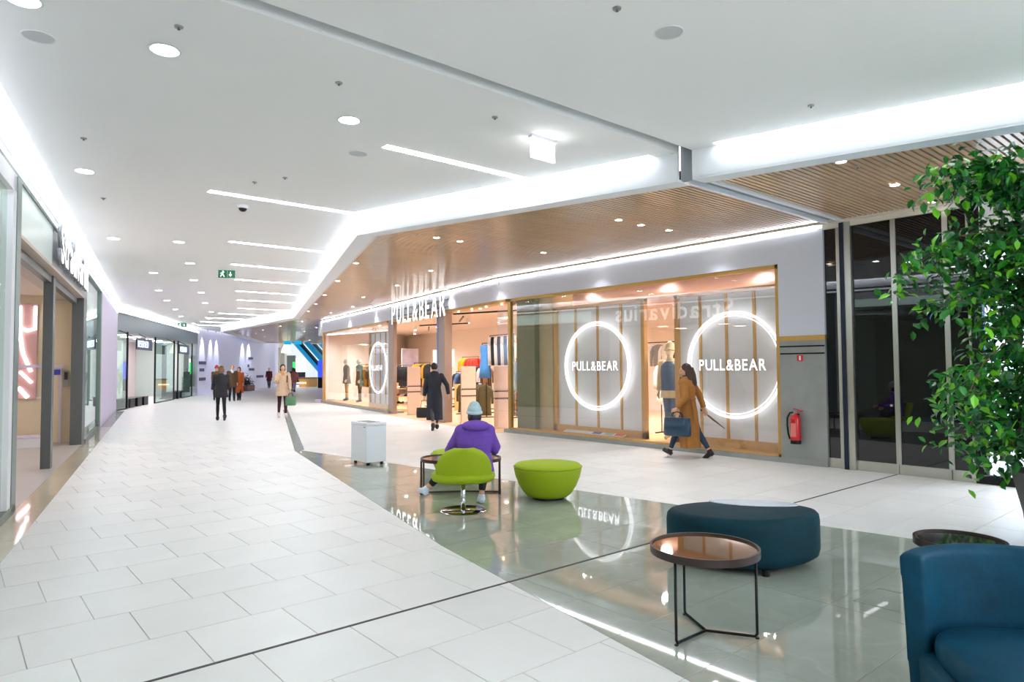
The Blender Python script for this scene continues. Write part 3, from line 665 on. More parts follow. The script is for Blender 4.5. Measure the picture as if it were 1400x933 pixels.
def rail(f, s0, d0, s1, d1, z, items, kind, label, desc, group, turn=1.2):
    a, b = f(s0, d0, 0), f(s1, d1, 0); n = len(items)
    t = empty('clothes_rail', a, math.atan2((b - a).y, (b - a).x), label, 'clothes rail')
    L = (b - a).length
    MB().tube([(0, 0, z), (L, 0, z)], .014, 8).build('rail', M_BLACK, t)
    for x in (0.02, L - .02): MB().tube([(x, 0, .003), (x, 0, z)], .014, 8).build('upright', M_BLACK, t); MB().box((x - .02, -.25, .003), (x + .02, .25, .03)).build('foot', M_BLACK, t)
    for i, c in enumerate(items):
        p = a.lerp(b, (i + .7) / (n + .4)); p.z = z - .06
        garment(kind, c, p, math.atan2((b - a).y, (b - a).x) + turn + random.uniform(-.12, .12), desc(c) + ', %s along' % ORD[i], group)
rail(S_, 15.2, 3.0, 13.4, 3.0, 1.75, ['black'] * 7, 'coat', 'black clothes rail of dark coats seen past the first gate', lambda c: 'black coat hanging on the rail behind the first gate', 'black coats on one rail')
rail(S_, 13.2, 3.0, 11.4, 3.0, 1.85, ['mustard', 'mustard', 'mustard', 'black', 'mustard', 'black'], 'coat', 'clothes rail of mustard coats between the first two gates', lambda c: c + ' coat on the mixed mustard and black rail', 'mustard and black coats', .5)
rail(S_, 12.4, 5.0, 10.8, 5.0, 2.1, ['yellow', 'yellow', 'red', 'red', 'red'], 'top', 'high clothes rail with yellow and red tops', lambda c: c + ' top hanging on the high rail', 'yellow and red tops')
rail(S_, 12.2, 4.6, 10.4, 4.6, 1.45, ['navy', 'denim', 'navy', 'black', 'navy', 'red'], 'top', 'lower clothes rail of dark tops under the yellow ones', lambda c: c + ' top on the lower rail', 'dark tops on the lower rail')
rail(S_, 6.3, 2.0, 4.3, 1.9, 1.12, ['khaki'] * 4 + ['green'] * 2 + ['khaki'] * 2, 'coat', 'low clothes rail of khaki jackets near the third gate', lambda c: c + ' jacket hanging on the low rail by the third gate', 'khaki jackets on the low rail', .9)
rail(S_, 6.7, 3.0, 6.2, 3.0, 2.5, ['blue', 'blue', 'blue'], 'dress', 'tall clothes rail holding blue dresses', lambda c: 'sky blue dress hanging high above the low rail', 'blue dresses', .3)
rail(S_, 6.1, 3.0, 4.4, 3.0, 2.75, ['white', 'black', 'white', 'navy', 'white', 'denim', 'white'], 'trousers', 'tall clothes rail of hanging trousers', lambda c: c + ' trousers hanging from the tall rail', 'trousers on the tall rail', .9)
rail(S_, 3.6, 2.6, 1.5, 2.6, 1.9, ['grey', 'denim', 'white', 'grey', 'black', 'denim'], 'coat', 'clothes rail of grey and denim jackets near the brass jamb', lambda c: c + ' jacket on the rail near the brass jamb', 'grey and denim jackets', .8)
V_ = lambda s, d, z=0: Vector((SX + d, s, z))
rail(V_, 10.2, 2.6, 8.9, 2.6, 1.75, ['white', 'cream', 'white', 'grey', 'brown', 'cream'], 'coat', 'clothes rail of pale coats behind the mannequin', lambda c: c + ' coat on the rail behind the mannequin', 'pale coats behind the window', .3)
rail(V_, 12.6, 4.6, 10.6, 4.6, 2.3, ['white', 'white', 'grey', 'white', 'brown', 'cream'], 'top', 'high clothes rail of pale tops deep in the shop', lambda c: c + ' top on the high rail deep in the shop', 'pale tops deep in the shop', .3)
rail(S_, 16.6, 1.6, 15.4, 1.9, 1.8, ['cream', 'mustard', 'khaki'], 'coat', 'short clothes rail in the far display window', lambda c: c + ' coat on the short rail in the far window', 'coats in the far window', .6)
rail(S_, 9.8, 4.0, 8.0, 4.0, 1.7, ['grey', 'white', 'navy', 'black', 'white', 'brown'], 'coat', 'clothes rail of mixed coats behind the middle post', lambda c: c + ' coat on the mixed rail behind the middle post', 'mixed coats behind the post', .7)
rail(S_, 17.5, 4.8, 15.6, 4.6, 1.8, ['black', 'brown', 'black', 'cream', 'black', 'grey'], 'coat', 'deep clothes rail of dark coats left of the white posters', lambda c: c + ' coat on the deep rail left of the white posters', 'dark coats on the deep rail', .6)
rail(V_, 8.9, 4.0, 7.6, 4.0, 2.2, ['cream', 'white', 'grey', 'brown', 'white'], 'top', 'high clothes rail of pale shirts far behind the mannequin', lambda c: c + ' shirt on the high rail far behind the mannequin', 'pale shirts far behind the mannequin', .3)
# shelves of shoes and posters
def shelf_unit(p, rz, label, nsh=3):
    t = empty('shoe_shelf', p, rz, label, 'shelf')
    for x in (-.6, .57): box('side', (x, -.18, .003), (x + .03, .18, 1.0), M_OAK, t)
    for k in range(nsh): box('shelf', (-.57, -.18, .1 + .32 * k), (.57, .18, .13 + .32 * k), M_OAK, t)
    sh = MB().skin([MB().ring((0, y, z), (1, 0, 0), (0, 0, 1), rx, rz_, 8) for y, z, rx, rz_ in ((-.12, .05, .03, .05), (-.06, .05, .04, .05), (.04, .035, .045, .035), (.12, .025, .035, .022))]).mesh('shoe', None, True); sh.materials.append(None)
    m = Matrix.Translation(p) @ Matrix.Rotation(rz, 4, 'Z')
    for k in range(nsh):
        for i in range(5):
            o = link(bpy.data.objects.new('shoe', sh)); o.location = m @ Vector((-.46 + .23 * i, -.02, .13 + .32 * k)); o.rotation_euler = (0, 0, rz + PI); o.material_slots[0].link = 'OBJECT'
            c = ('black', 'brown', 'white')[(i + k) % 3]; o.material_slots[0].material = CLOTH[c]
            tag(o, c + ' shoe on the oak shelf inside the shop', 'shoe', 'shoes on the shop shelves')
shelf_unit(S_(11.6, 2.0, 0), -TS - PI / 2 + .5, 'low oak shelf of shoes between the first gates')
shelf_unit(S_(8.6, 2.4, 0), -TS - PI / 2 + .5, 'low oak shelf of shoes behind the coated woman')
shelf_unit(S_(4.4, 3.6, 0), -TS - PI / 2 + .5, 'low oak shelf of shoes behind the khaki jackets')
def poster(p, rz, w, h, rgb, label, glow=0):
    t = empty('poster', p, rz, label, 'poster')
    MB().box((-w / 2, -.015, 0), (w / 2, .015, h)).build('sheet', mat('poster_%d_%d_%d' % rgb, rgb, .5, var=.25 if not glow else 0, vscale=2.5, emit=glow), t)
    f = MB()
    f.box((-w / 2 - .02, -.02, -.02), (w / 2 + .02, .02, 0)).box((-w / 2 - .02, -.02, h), (w / 2 + .02, .02, h + .02)).box((-w / 2 - .02, -.02, 0), (-w / 2, .02, h)).box((w / 2, -.02, 0), (w / 2 + .02, .02, h)); f.build('frame', M_WHITE, t)
poster(S_(19.2, 5.2, 1.55), -TS + .4, 1.2, 1.1, (196, 190, 214), 'mauve landscape poster on the back wall of the shop')
poster(S_(16.0, 5.4, 1.7), -TS + .4, .62, .8, (250, 248, 246), 'bright white poster between the first gates', .8)
poster(S_(9.6, 6.2, 2.0), -TS + .5, 1.3, .9, (214, 150, 110), 'orange toned poster high on the rear wall')
poster(S_(14.6, 5.4, 1.7), -TS + .4, .62, .8, (252, 250, 250), 'bright white poster beside the coated woman', .8)

# fire extinguisher and its sign
def extinguisher():
    t = empty('fire_extinguisher', (SX - .16, 5.40, .34), label='red fire extinguisher hanging on the grey plaster pier', cat='extinguisher')
    red = mat('extinguisher_red', (206, 16, 28), .25, coat=.5)
    b = MB().lathe([(.0, 0), (.07, .0), (.075, .02), (.08, .03), (.08, .40), (.07, .45), (.03, .48), (.025, .5)], 24).build('cylinder', red, t, smooth=True)
    MB().lathe([(.081, .0), (.083, .01), (.083, .05), (.081, .06)], 24).build('base_ring', M_BLACK, t)
    MB().skin([[(-.0815 * math.cos(a), -.0815 * math.sin(a), z) for a in (-.7, -.45, -.2, .05, .3, .55)] + [(-.08 * math.cos(a), -.08 * math.sin(a), z) for a in (.55, .3, .05, -.2, -.45, -.7)] for z in (.12, .34)]).build('label', mat('ext_label', (226, 120, 116), .5), b)
    MB().lathe([(.02, .49), (.028, .5), (.028, .53), (.0, .54)], 14).build('valve', M_ALU, t)
    MB().obox((0, -.05, .555), (.025, .16, .015), 0, 0, .25).obox((0, -.05, .525), (.02, .13, .012), 0, 0, -.1).build('lever', mat('lever_red', (190, 24, 36), .3), t)
    MB().tube([(0, .03, .51), (0, .09, .5), (0, .135, .42), (0, .14, .3), (0, .125, .16), (0, .1, .07)], .014, 8).build('hose', M_BLACK, t, smooth=True)
    MB().obox((.08, 0, .42), (.03, .05, .14)).build('bracket', M_BLACK, t)
    s = empty('extinguisher_sign', (SX - .064, 5.345, 1.69), label='small red fire extinguisher sign above the extinguisher', cat='sign')
    box('plate', (-.003, -.05, 0), (.002, .05, .1), mat('sign_red', (214, 40, 44), .4), s); box('pictogram', (-.005, -.016, .015), (-.003, .016, .085), M_POSTER, s)
extinguisher()

# black glass doors to the right of the pier
def glass_doors():
    w = empty('door_2', kind='structure', label='row of tall black glass door panels with steel kick plates')
    for i, (a, b) in enumerate(((4.73, 4.925), (3.935, 4.50), (3.255, 3.865), (2.965, 3.185))):
        box('pane', (SX - .01, a, .15), (SX + .01, b, 3.80), M_DARKG, w); box('kick_plate', (SX - .025, a - (.03 if i else 0), 0), (SX + .02, b + .03, .15), M_STEEL, w)
    for a, b in ((3.865, 3.935), (3.185, 3.255), (2.93, 2.965)): box('mullion', (SX - .03, a, 0.15), (SX + .03, b, 3.82), M_STEEL, w)
    box('jamb', (SX - .05, 4.68, 0), (SX + .05, 4.73, 3.86), M_STEEL, w); box('jamb', (SX - .09, 4.60, 0), (SX + .05, 4.66, 3.86), mat('blue_black_metal', (28, 40, 62), .4, .4), w); box('jamb', (SX - .07, 4.50, 0), (SX + .05, 4.60, 3.86), M_STEEL, w)
    box('door_head', (SX - .06, 2.93, 3.80), (SX + .1, 4.93, 3.88), M_CREAM, w)
    box('pull_handle', (SX - .06, 3.96, 1.0), (SX - .03, 3.99, 1.03), M_STEEL, w)
    box('door_backing', (SX + .1, 2.9, 0), (SX + .15, 4.93, 3.8), M_BLACK, w)
    s = empty('wall_side', kind='structure', label='dark framed white shop window behind the tree')
    box('frame_post', (SX - .05, 2.80, 0), (SX + .05, 2.93, 3.88), M_BLACK, s); box('frame_base', (SX - .05, -9, 0), (SX + .05, 2.80, .12), M_BLACK, s); box('frame_head', (SX - .05, -9, 3.4), (SX + .05, 2.80, 3.88), M_WHITE, s)
    for k in range(6): box('pane', (SX - .005, 2.80 - 1.95 * (k + 1), .12), (SX + .005, 2.80 - 1.95 * k - .01, 3.4), M_GLASS, s)
    box('shop_floor', (SX + .05, -9, 0), (14.5, 2.85, .1), M_WHITE, s); box('shop_back', (14.5, -9, 0), (14.6, 2.85, 3.6), M_WHITE, s); box('shop_flank', (SX + .16, 2.82, 0), (14.5, 2.9, 3.6), M_WHITE, s); box('shop_lid', (SX + .05, -9, 3.5), (14.6, 2.85, 3.6), M_WHITE, s)
    for k in range(4):
        t = empty('shop_light', (12.6, 1.6 - 2.6 * k, 3.46), label='flat bright ceiling lamp in the white shop behind the tree', cat='light', group='ceiling lamps of the white shop')
        box('lamp', (-.7, -.7, 0), (.7, .7, .02), mat('white_shop_lamp', (255, 255, 255), emit=14), t); box('frame', (-.74, -.74, .01), (.74, .74, .03), M_WHITE, t)
    o = box('display_wall', (14.2, -1.4, .1), (14.3, 1.9, 3.0), mat('sky_blue_panel', (40, 170, 226), .5, emit=.5)); tag(o, 'bright blue display panel inside the white shop', 'panel')
glass_doors()

# ------------------------------------------------------------------ shop front on the left
M_MINT = mat('pale_mint_panel', (206, 222, 218), .3)
def build_left():
    w = empty('wall_left', L_(0), -TL, kind='structure', label='left shop front with mint header and grey metal posts')
    box('upper_wall', (-.3, -18, 3.97), (0, 23.6, 4.55), M_WHITE, w); box('cove_lid', (0, -18, 4.5), (.2, 23.6, 4.55), M_WHITE, w); box('cove_side', (.152, -18, 4.23), (.19, 23.6, 4.5), M_WHITE, w)
    box('shadow_groove', (-.3, -18, 3.945), (-.04, 23.6, 3.97), M_BLACK, w); box('ledge', (-.3, -18, 3.915), (.02, 23.6, 3.945), M_ALU, w)
    box('lower_ledge', (-.3, -18, 3.82), (.0, 15.2, 3.868), M_GREENM, w)
    # header over the entrance
    box('header_panel', (-.06, 2.45, 3.24), (-.02, 5.25, 3.82), M_MINT, w); box('header_panel', (-.06, 5.25, 3.24), (-.02, 10.98, 3.82), mat('grey_sign_panel', (142, 148, 150), .4), w)
    box('header_soffit', (-.6, 2.45, 3.2), (-.02, 10.98, 3.24), mat('beige_soffit', (196, 182, 170), .5), w)
    box('door_head', (-.25, 2.45, 3.08), (-.15, 10.4, 3.2), M_DKGREY, w)
    # posts
    box('window_post', (-.12, 2.02, .02), (.0, 2.2, 3.82), M_WHITE, w); box('window_post', (-.14, 2.2, .02), (.01, 2.46, 3.82), M_GREENM, w, .004)
    box('window_base', (-.12, -18, 0), (.01, 2.46, .1), M_GREENM, w); box('window_head', (-.12, -18, 3.62), (.0, 2.2, 3.82), M_WHITE, w)
    for a in (-18, -14, -10, -6, -2.0): box('pane', (-.06, a, .1), (-.05, a + 3.98, 3.62), M_GLASSG, w)
    box('post', (-.26, 6.35, 0), (-.12, 6.6, 3.2), M_DKGREY, w, .004)
    box('post', (-.24, 10.3, 0), (-.02, 10.98, 3.24), M_DKGREY, w, .004)
    box('window_base', (-.1, 10.98, 0), (.0, 15.3, .06), M_DKGREY, w); box('pane', (-.06, 10.98, .06), (-.05, 14.95, 3.82), M_GLASSG, w); box('window_post', (-.1, 14.95, .0), (.0, 15.3, 3.82), M_GREENM, w)
    box('hoarding', (-.2, 15.3, 0), (.0, 23.6, 3.92), M_LILAC, w)
    # room behind
    be = mat('beige_shop_wall', (226, 210, 184), .6)
    box('shop_floor', (-7, -18, -.05), (-.02, 15.3, .002), mat('grey_shop_floor', (176, 172, 172), .4), w); box('shop_lid', (-7, -18, 3.3), (-.3, 15.3, 3.4), mat('shop_lid', (226, 206, 190), .6), w)
    box('shop_back', (-7.1, -18, 0), (-7, 15.3, 3.4), be, w); box('partition', (-6.9, 11.1, 0), (-.2, 11.2, 3.3), be, w); box('partition_base', (-6.9, 11.07, 0), (-.7, 11.1, .09), M_WHITE, w); box('dado_rail', (-6.9, 11.08, 1.0), (-.7, 11.1, 1.04), M_WHITE, w)
    box('side_partition', (-6.9, 2.2, 0), (-.2, 2.3, 3.3), M_FROST, w)
    box('window_backing', (-.9, 11.2, 0), (-.85, 15.3, 3.3), mat('pale_green_board', (214, 226, 206), .5), w)
    t = empty('cove_light', L_(0), -TL, 'white cove light slot above the left shop front', 'light'); box('light_strip', (.136, -18, 4.225), (.146, 23.5, 4.44), M_COVE, t)
    t = empty('ledge_light', L_(0), -TL, 'thin white strip light under the left cove', 'light'); box('light_strip', (-.01, -18, 3.87), (.012, 23.6, 3.914), mat('ledge_strip', (255, 255, 255), emit=2, emit_rgb=(230, 240, 255)), t)
    t = empty('shop_sign', L_(0), -TL, 'lit white serif shop name on the left fascia', 'sign')
    mtx = lambda u: Matrix.Translation((.03, 5.35 + u, 3.32)) @ Matrix(((0, 0, 1, 0), (1, 0, 0, 0), (0, 1, 0, 0), (0, 0, 0, 1)))
    letters('Stradivarius', 4.5, .62, M_SIGN, t, mtx, gap=.1, extrude=.06, bold=.018)
    # contents
    lm = mat('left_shop_lamp', (255, 255, 255), emit=18, emit_rgb=(255, 238, 220))
    for x in (-1.5, -3.5, -5.4):
        for y in (-6, -2.5, 4.2, 7.0, 9.6, 13.2):
            p = L_(y, x, 3.28); t = empty('shop_light', p, -TL, 'square ceiling lamp inside the left shop', 'light', 'ceiling lamps of the left shop')
            box('lamp', (-.2, -.2, 0), (.2, .2, .01), lm, t); box('frame', (-.22, -.22, .008), (.22, .22, .02), M_WHITE, t)
    t = empty('wall_picture', L_(11.07, -1.15, 1.0), -TL, 'tall pink picture with glowing white curves inside left shop', 'picture')
    box('board', (-.2, -.03, 0), (.2, 0, 2.1), mat('pink_print', (206, 160, 160), .5), t)
    cv = MB()
    cv.tube([(-.12, -.045, 2.05), (-.12, -.045, 1.5), (-.05, -.045, 1.0), (.1, -.045, .6)], .035, 8); cv.tube([(.16, -.045, 2.05), (.16, -.045, 1.55), (.02, -.045, 1.5), (-.15, -.045, 1.6)], .03, 8); cv.tube([(-.1, -.045, .6), (.12, -.045, .35)], .03, 8); cv.tube([(-.12, -.045, .25), (.05, -.045, .03)], .04, 8)
    cv.build('lit_curve', mat('lit_curve', (255, 250, 250), emit=3), t)
    t = empty('barrier_rail', L_(11.0, -.9, 0), -TL, 'pale lilac horizontal rail across the left shop entrance', 'rail')
    box('bar', (-.45, -.02, 1.68), (.45, .02, 1.75), M_LILAC, t); box('upright', (.38, -.02, 0.002), (.42, .02, 1.68), M_LILAC, t); box('screen', (.28, -.03, 1.52), (.4, -.01, 1.64), mat('panel_blue', (60, 70, 190), .4), t)
    t = empty('card_reader', L_(11.07, -.4, 1.25), -TL, 'small grey keypad on the wall behind the dark post', 'keypad'); box('case', (-.05, -.03, 0), (.05, 0, .36), M_ALU, t); box('display', (-.035, -.034, .16), (.035, -.03, .33), M_DKBROWN, t)
    for s, d_, l in ((8.6, -1.35, 'low white plinth bench beside the grey post in left shop'), (10.4, -.95, 'second low white plinth bench by the partition')):
        t = empty('plinth_bench', L_(s, d_, .002), -TL, l, 'bench'); box('block', (-.35, -.3, 0), (.3, .3, .2), M_WHITE, t, .01); box('top', (-.37, -.32, .2), (.32, .32, .23), M_LILAC, t, .006)
build_left()

# ------------------------------------------------------------------ dark fronted shop further along
def build_reserved():
    w = empty('wall_far_left', R_(0), -TR, kind='structure', label='dark grey shop front with glass bays beyond the lilac hoarding')
    dk = mat('slate_fascia', (98, 108, 112), .35, .2)
    box('fascia', (-.4, -.1, 3.2), (0, 16.6, 3.9), dk, w); box('fascia_cap', (-.4, -.2, 3.9), (.06, 16.65, 4.02), M_WHITE, w); box('upper_wall', (-.4, -.2, 4.02), (-.05, 16.6, 4.4), M_WHITE, w)
    box('end_pier', (-.5, 15.0, 0), (.0, 16.6, 3.2), mat('slate_glass', (96, 122, 124), .12, coat=.6), w)
    for a, b in ((0, 1.6), (6.2, 10.2)): box('pane', (-.03, a, .05), (-.02, b, 3.2), M_GLASSG, w)
    box('pane', (-.03, 12.2, .05), (-.02, 15.0, 3.2), M_GLASSG, w)
    for y in (0, 1.6, 6.15, 10.15, 11.1, 14.95): box('mullion', (-.06, y, 0), (.01, y + .07, 3.2), M_BLACK, w)
    for a, b in ((0, 1.6), (6.2, 10.2), (12.2, 15)): box('sill', (-.06, a, 0), (.01, b, .05), M_BLACK, w)
    box('shop_floor', (-6, 0, -.05), (0, 16.6, .002), M_WHITE, w); box('shop_back', (-3.6, 0, 0), (-3.5, 16.6, 3.3), mat('rose_white_wall', (244, 226, 226), .5), w); box('shop_lid', (-6, 0, 3.3), (-.4, 16.6, 3.4), M_WHITE, w); box('shop_end', (-3.6, 16.5, 0), (-.4, 16.6, 3.3), M_MINT, w); box('shop_near_end', (-3.6, -.1, 0), (-.1, 0, 3.3), M_MINT, w)
    t = empty('fascia_light', R_(0), -TR, 'thin light line on top of the slate fascia', 'light'); box('light_strip', (.062, -.1, 3.95), (.075, 16.6, 4.0), mat('reserved_strip', (255, 255, 255), emit=8), t)
    lm = mat('rose_shop_lamp', (255, 255, 255), emit=30, emit_rgb=(255, 240, 238))
    for k in range(7):
        t = empty('shop_light', R_(1.2 + 2.3 * k, -1.6, 3.27), -TR, 'ceiling lamp inside the dark fronted shop', 'light', 'ceiling lamps of the dark fronted shop'); box('lamp', (-.4, -.2, 0), (.4, .2, .01), lm, t); box('frame', (-.42, -.22, .008), (.42, .22, .02), M_WHITE, t)
    pk = mat('rose_board', (236, 206, 200), .5)
    for y, d_, wd2, m, l in ((2.0, -.9, .75, pk, 'tall rose coloured board at the entrance of dark fronted shop'), (2.75, -.85, .6, M_BLACK, 'tall black board between the rose and white ones'), (4.6, -1.3, 2.2, mat('bright_board', (255, 246, 246), .5, emit=.5), 'wide bright white lit board behind the first hanging sign'), (11.6, -.8, .8, M_DKBROWN, 'dark brown board beside the second hanging sign')):
        t = empty('display_board', R_(y, d_, .002), -TR, l, 'display board'); box('face', (-.04, -wd2 / 2, .05), (.02, wd2 / 2, 3.0), m, t); box('foot', (-.15, -wd2 / 2, 0), (.12, wd2 / 2, .05), M_BLACK, t)
    for i, y in enumerate((1.9, 2.8, 3.95, 5.0, 10.8, 11.9, 13.0)):
        t = empty('plinth_box', R_(y, -.3, .002), -TR, ('black display box under the first hanging sign' if i < 4 else 'black display box under the second hanging sign') + ', %s from the hoarding' % ORD[i], 'box', 'black display boxes along the shop front'); box('body', (-.2, -.36, 0), (.2, .36, .38), M_BLACK, t, .01); box('lid', (-.22, -.38, .38), (.22, .38, .41), M_DKGREY, t)
    for y, l in ((1.75, 'first projecting lit name sign on the slate fascia'), (9.6, 'second projecting lit name sign further along the slate fascia')):
        t = empty('hanging_sign', R_(y, .6, 2.45), -TR, l, 'sign')
        box('box', (-.04, -1.2, 0), (.0, 1.2, .48), mat('sign_navy', (28, 32, 66), .4), t)
        text('name', 'RESERVED', .40, mat('sign_glow', (214, 228, 255), emit=.9), t, (.004, -1.08, .1), (PI / 2, 0, PI / 2), .006, .92, 0)
        MB().tube([(-.04, -1.1, .45), (-.58, -1.4, .75)], .015, 6).tube([(-.04, 1.1, .45), (-.58, 1.4, .75)], .015, 6).build('stay', M_BLACK, t)
build_reserved()

# ------------------------------------------------------------------ the far end of the concourse
def K_(lat, fwd, z=0): return Vector((.6454 * fwd + .7638 * lat, .7638 * fwd - .6454 * lat, z))
KZ = -math.radians(40.2)
def build_far():
    w = empty('wall_back', kind='structure', label='pale lavender wall curving away at the far end')
    lav = mat('lavender_wall', (218, 216, 240), .6)
    p = [Vector(R_(16.5, -.05)[:2])]
    for k in range(1, 9):
        f = k / 8; p.append(Vector((11.95 + 11.2 * f - .5 * math.sin(f * PI), 44.8 + 15.8 * f + .3 * math.sin(f * PI))))
    for a, b in zip(p, p[1:]):
        n = (b - a).normalized(); n = Vector((-n.y, n.x)) * .15
        MB().prism([tuple(a), tuple(b), tuple(b + n), tuple(a + n)], 0, 4.3).build('wall_panel', lav, w)
    ink = mat('wall_lettering', (58, 52, 88), .6)
    for (i, f, z, L) in ((0, .55, 2.05, .75), (0, .5, 1.6, .5), (0, .55, 1.0, .7), (5, .3, 2.5, .5), (5, .1, 1.9, .2), (5, .4, 1.6, .6), (6, .2, 1.0, .8)):
        a, b = p[i], p[i + 1]; d = (b - a).normalized(); c = a.lerp(b, f); n = Vector((d.y, -d.x)) * .012
        mb = MB(); x = -L
        while x < L:
            ww = random.uniform(.1, .28); q = c + d * x + n; q2 = c + d * min(L, x + ww) + n; mb.prism([tuple(q), tuple(q2), tuple(q2 + n), tuple(q + n)], z - .1, z + .1); x += ww + .07
        mb.build('wall_lettering', ink, w)
    for i, f in ((0, .5), (1, .3), (1, .9), (4, .5), (5, .1), (6, .0)):
        a, b = p[i], p[i + 1]; d = (b - a).normalized(); c = a.lerp(b, f) + Vector((d.y, -d.x)) * .35
        t = empty('wall_washer', (c.x, c.y, 4.18), label='small spotlight washing the lavender wall', cat='spotlight', group='wall washers over the lavender wall')
        MB().lathe([(.05, -.08), (.06, -.06), (.06, .02)], 12).build('can', M_WHITE, t)
        ld = bpy.data.lights.new('washer', 'SPOT'); ld.energy = 300; ld.spot_size = .9; ld.spot_blend = .7; ld.color = (.75, .82, 1); ld.shadow_soft_size = .05
        o = link(bpy.data.objects.new('washer_lamp', ld), t); o.location = (0, 0, -.1); o.rotation_euler = Vector((-(d.y) * .25, d.x * .25, -1)).to_track_quat('-Z', 'Y').to_euler()
    # olive wall with a column, then the bright lobby
    q = empty('lobby_walls', (0, 0, 0), KZ, parent=w)
    hx = lambda px, D: (px - 700) / 914 * D
    box('olive_wall', (hx(358, 62), 62, 0), (hx(384, 62), 62.2, 3.6), mat('olive_grey_wall', (168, 166, 140), .6), q); box('olive_wall_top', (hx(340, 62), 61.8, 3.6), (hx(392, 62), 62.3, 4.4), M_CREAM, q)
    box('lobby_wall', (-26, 72, 0), (-4, 72.3, 12), mat('lobby_wall', (206, 210, 214), .6), q)
    box('lobby_pier', (hx(383, 60), 60, 0), (hx(389, 60), 60.6, 4.4), M_CREAM, q); box('dark_doorway_slab', (hx(389, 66), 66, 0), (hx(403, 66), 66.3, 2.95), M_DKGREY, q)  # the dark grey slab stands in for a dark doorway
    box('sky_block_roof', (-45, 57.6, 9.3), (10, 82, 9.5), M_CEIL, q); box('sky_block_front', (-45, 57.6, 4.45), (10, 57.8, 9.3), M_CEIL, q); box('sky_block_back', (-45, 81.8, 0), (10, 82, 9.3), M_CEIL, q)  # unseen slabs added to keep the world light out of the lobby
    box('lobby_floor', (-30, 58, -.05), (-4, 76, -.002), M_TILE, q)
    for nm, a, b, D, z0, z1, m, l, c in (('screen', 400, 403, 65.5, 1.2, 2.3, mat('green_screen', (30, 190, 90), emit=1.2), 'slim green lit screen beside the dark far doorway', 'screen'), ('light_box', 404, 417, 69, 1.3, 2.7, mat('white_box', (235, 250, 255), emit=1.6), 'white lit kiosk box in the far lobby', 'light box'), ('screen', 434.5, 441, 56, .9, 2.3, mat('blue_screen', (40, 60, 225), emit=1.4), 'tall blue lit screen beside the escalator foot', 'screen')):
        t = empty(nm, K_(0, 0), KZ, l, c); box('face', (hx(a, D), D, z0), (hx(b, D), D + .1, z1), m, t); box('stand', (hx(a, D), D + .02, 0), (hx(b, D), D + .14, z0), M_BLACK, t)
    t = empty('lobby_counter', K_(0, 0), KZ, 'long low wooden counter at the foot of the escalator', 'counter'); box('body', (hx(409, 60), 60, 0), (hx(434, 60), 60.8, .75), M_OAK, t); box('top', (hx(408, 60), 59.95, .75), (hx(434.5, 60), 60.85, .85), mat('counter_top', (120, 100, 82), .4), t); box('light_shelf', (hx(406, 60), 59.5, .3), (hx(419, 60), 59.9, .42), mat('counter_glow', (255, 226, 190), emit=1.2), t)
    t = empty('pendant_lamp', K_(hx(391, 58), 58, 3.0), label='pale green cone pendant lamp over the lobby', cat='lamp'); MB().lathe([(.42, 0), (.36, .3), (.15, .8), (.05, 1.0)], 20).build('shade', mat('cone_glow', (240, 250, 220), emit=1.0), t, smooth=True); MB().tube([(0, 0, 1.0), (0, 0, 1.4)], .02, 6).build('cord', M_BLACK, t)
    # two escalators climbing to the left
    for k, (D, off, l) in enumerate(((57, 0, 'nearer blue escalator climbing to the left'), (60, 1.2, 'further blue escalator climbing to the left'))):
        t = empty('escalator', K_(0, 0), KZ, l, 'escalator')
        blue = mat('escalator_blue', (20, 150, 205), .35, emit=.35); sl = -1.0
        def bar(x0, z0, x1, z1, h, y0, y1, m, nm, par=t):
            return MB().add([(x0, y0, z0), (x1, y0, z1), (x1, y0, z1 + h), (x0, y0, z0 + h), (x0, y1, z0), (x1, y1, z1), (x1, y1, z1 + h), (x0, y1, z0 + h)], [(0, 1, 2, 3), (5, 4, 7, 6), (4, 0, 3, 7), (1, 5, 6, 2), (3, 2, 6, 7), (4, 5, 1, 0)]).build(nm, m, par)
        xa, xb = hx(398, D) + off, hx(447, D) + off
        z1 = .45; z0 = z1 + (xb - xa) * 1.15
        bar(xa, z0, xb, z1, .55, D, D + .1, blue, 'balustrade'); bar(xa, z0 + .5, xb, z1 + .5, .08, D - .02, D + .12, M_BLACK, 'handrail')
        st = bar(xa, z0 + .1, xb, z1 + .1, .5, D + .3, D + 1.1, M_BLACK, 'step_band'); bar(xa, z0 + .72, xb, z1 + .72, .5, D + 1.2, D + 1.3, blue, 'balustrade'); bar(xa, z0 + 1.25, xb, z1 + 1.25, .06, D + 1.18, D + 1.32, M_ALU, 'handrail')
    # broad glowing panel, out of view, lights the lobby from above
    t = empty('lobby_light', K_(-18, 68, 9), KZ, 'broad glowing panel high over the far lobby', 'light'); box('panel', (-6, -3, 0), (8, 4, .05), mat('lobby_lamp', (255, 255, 255), emit=1.3), t); box('frame', (-6.2, -3.2, .05), (8.2, 4.2, .1), M_WHITE, t)
    # wayfinding signs
    for px, l in ((393, 'small blue hanging sign left of its twin under the slat ceiling'), (407, 'small blue hanging sign nearest the escalator')):
        t = empty('wayfinding_sign', K_(hx(px, 46), 46, 0), KZ, l, 'sign'); box('panel', (-.25, -.03, 3.3), (.25, .03, 3.55), mat('sign_cyan', (20, 150, 190), .4, emit=.8), t); MB().tube([(0, 0, 3.55), (0, 0, 3.9)], .015, 6).build('hanger', M_ALU, t)
    t = empty('planter_bench', K_(hx(338, 50), 50, 0), math.radians(54), 'dark red planter of leafy plants by the lavender wall', 'planter')
    box('box', (-.9, -.3, .0), (.9, .3, .42), mat('planter_red', (96, 48, 44), .6), t, .02)
    lf = MB()
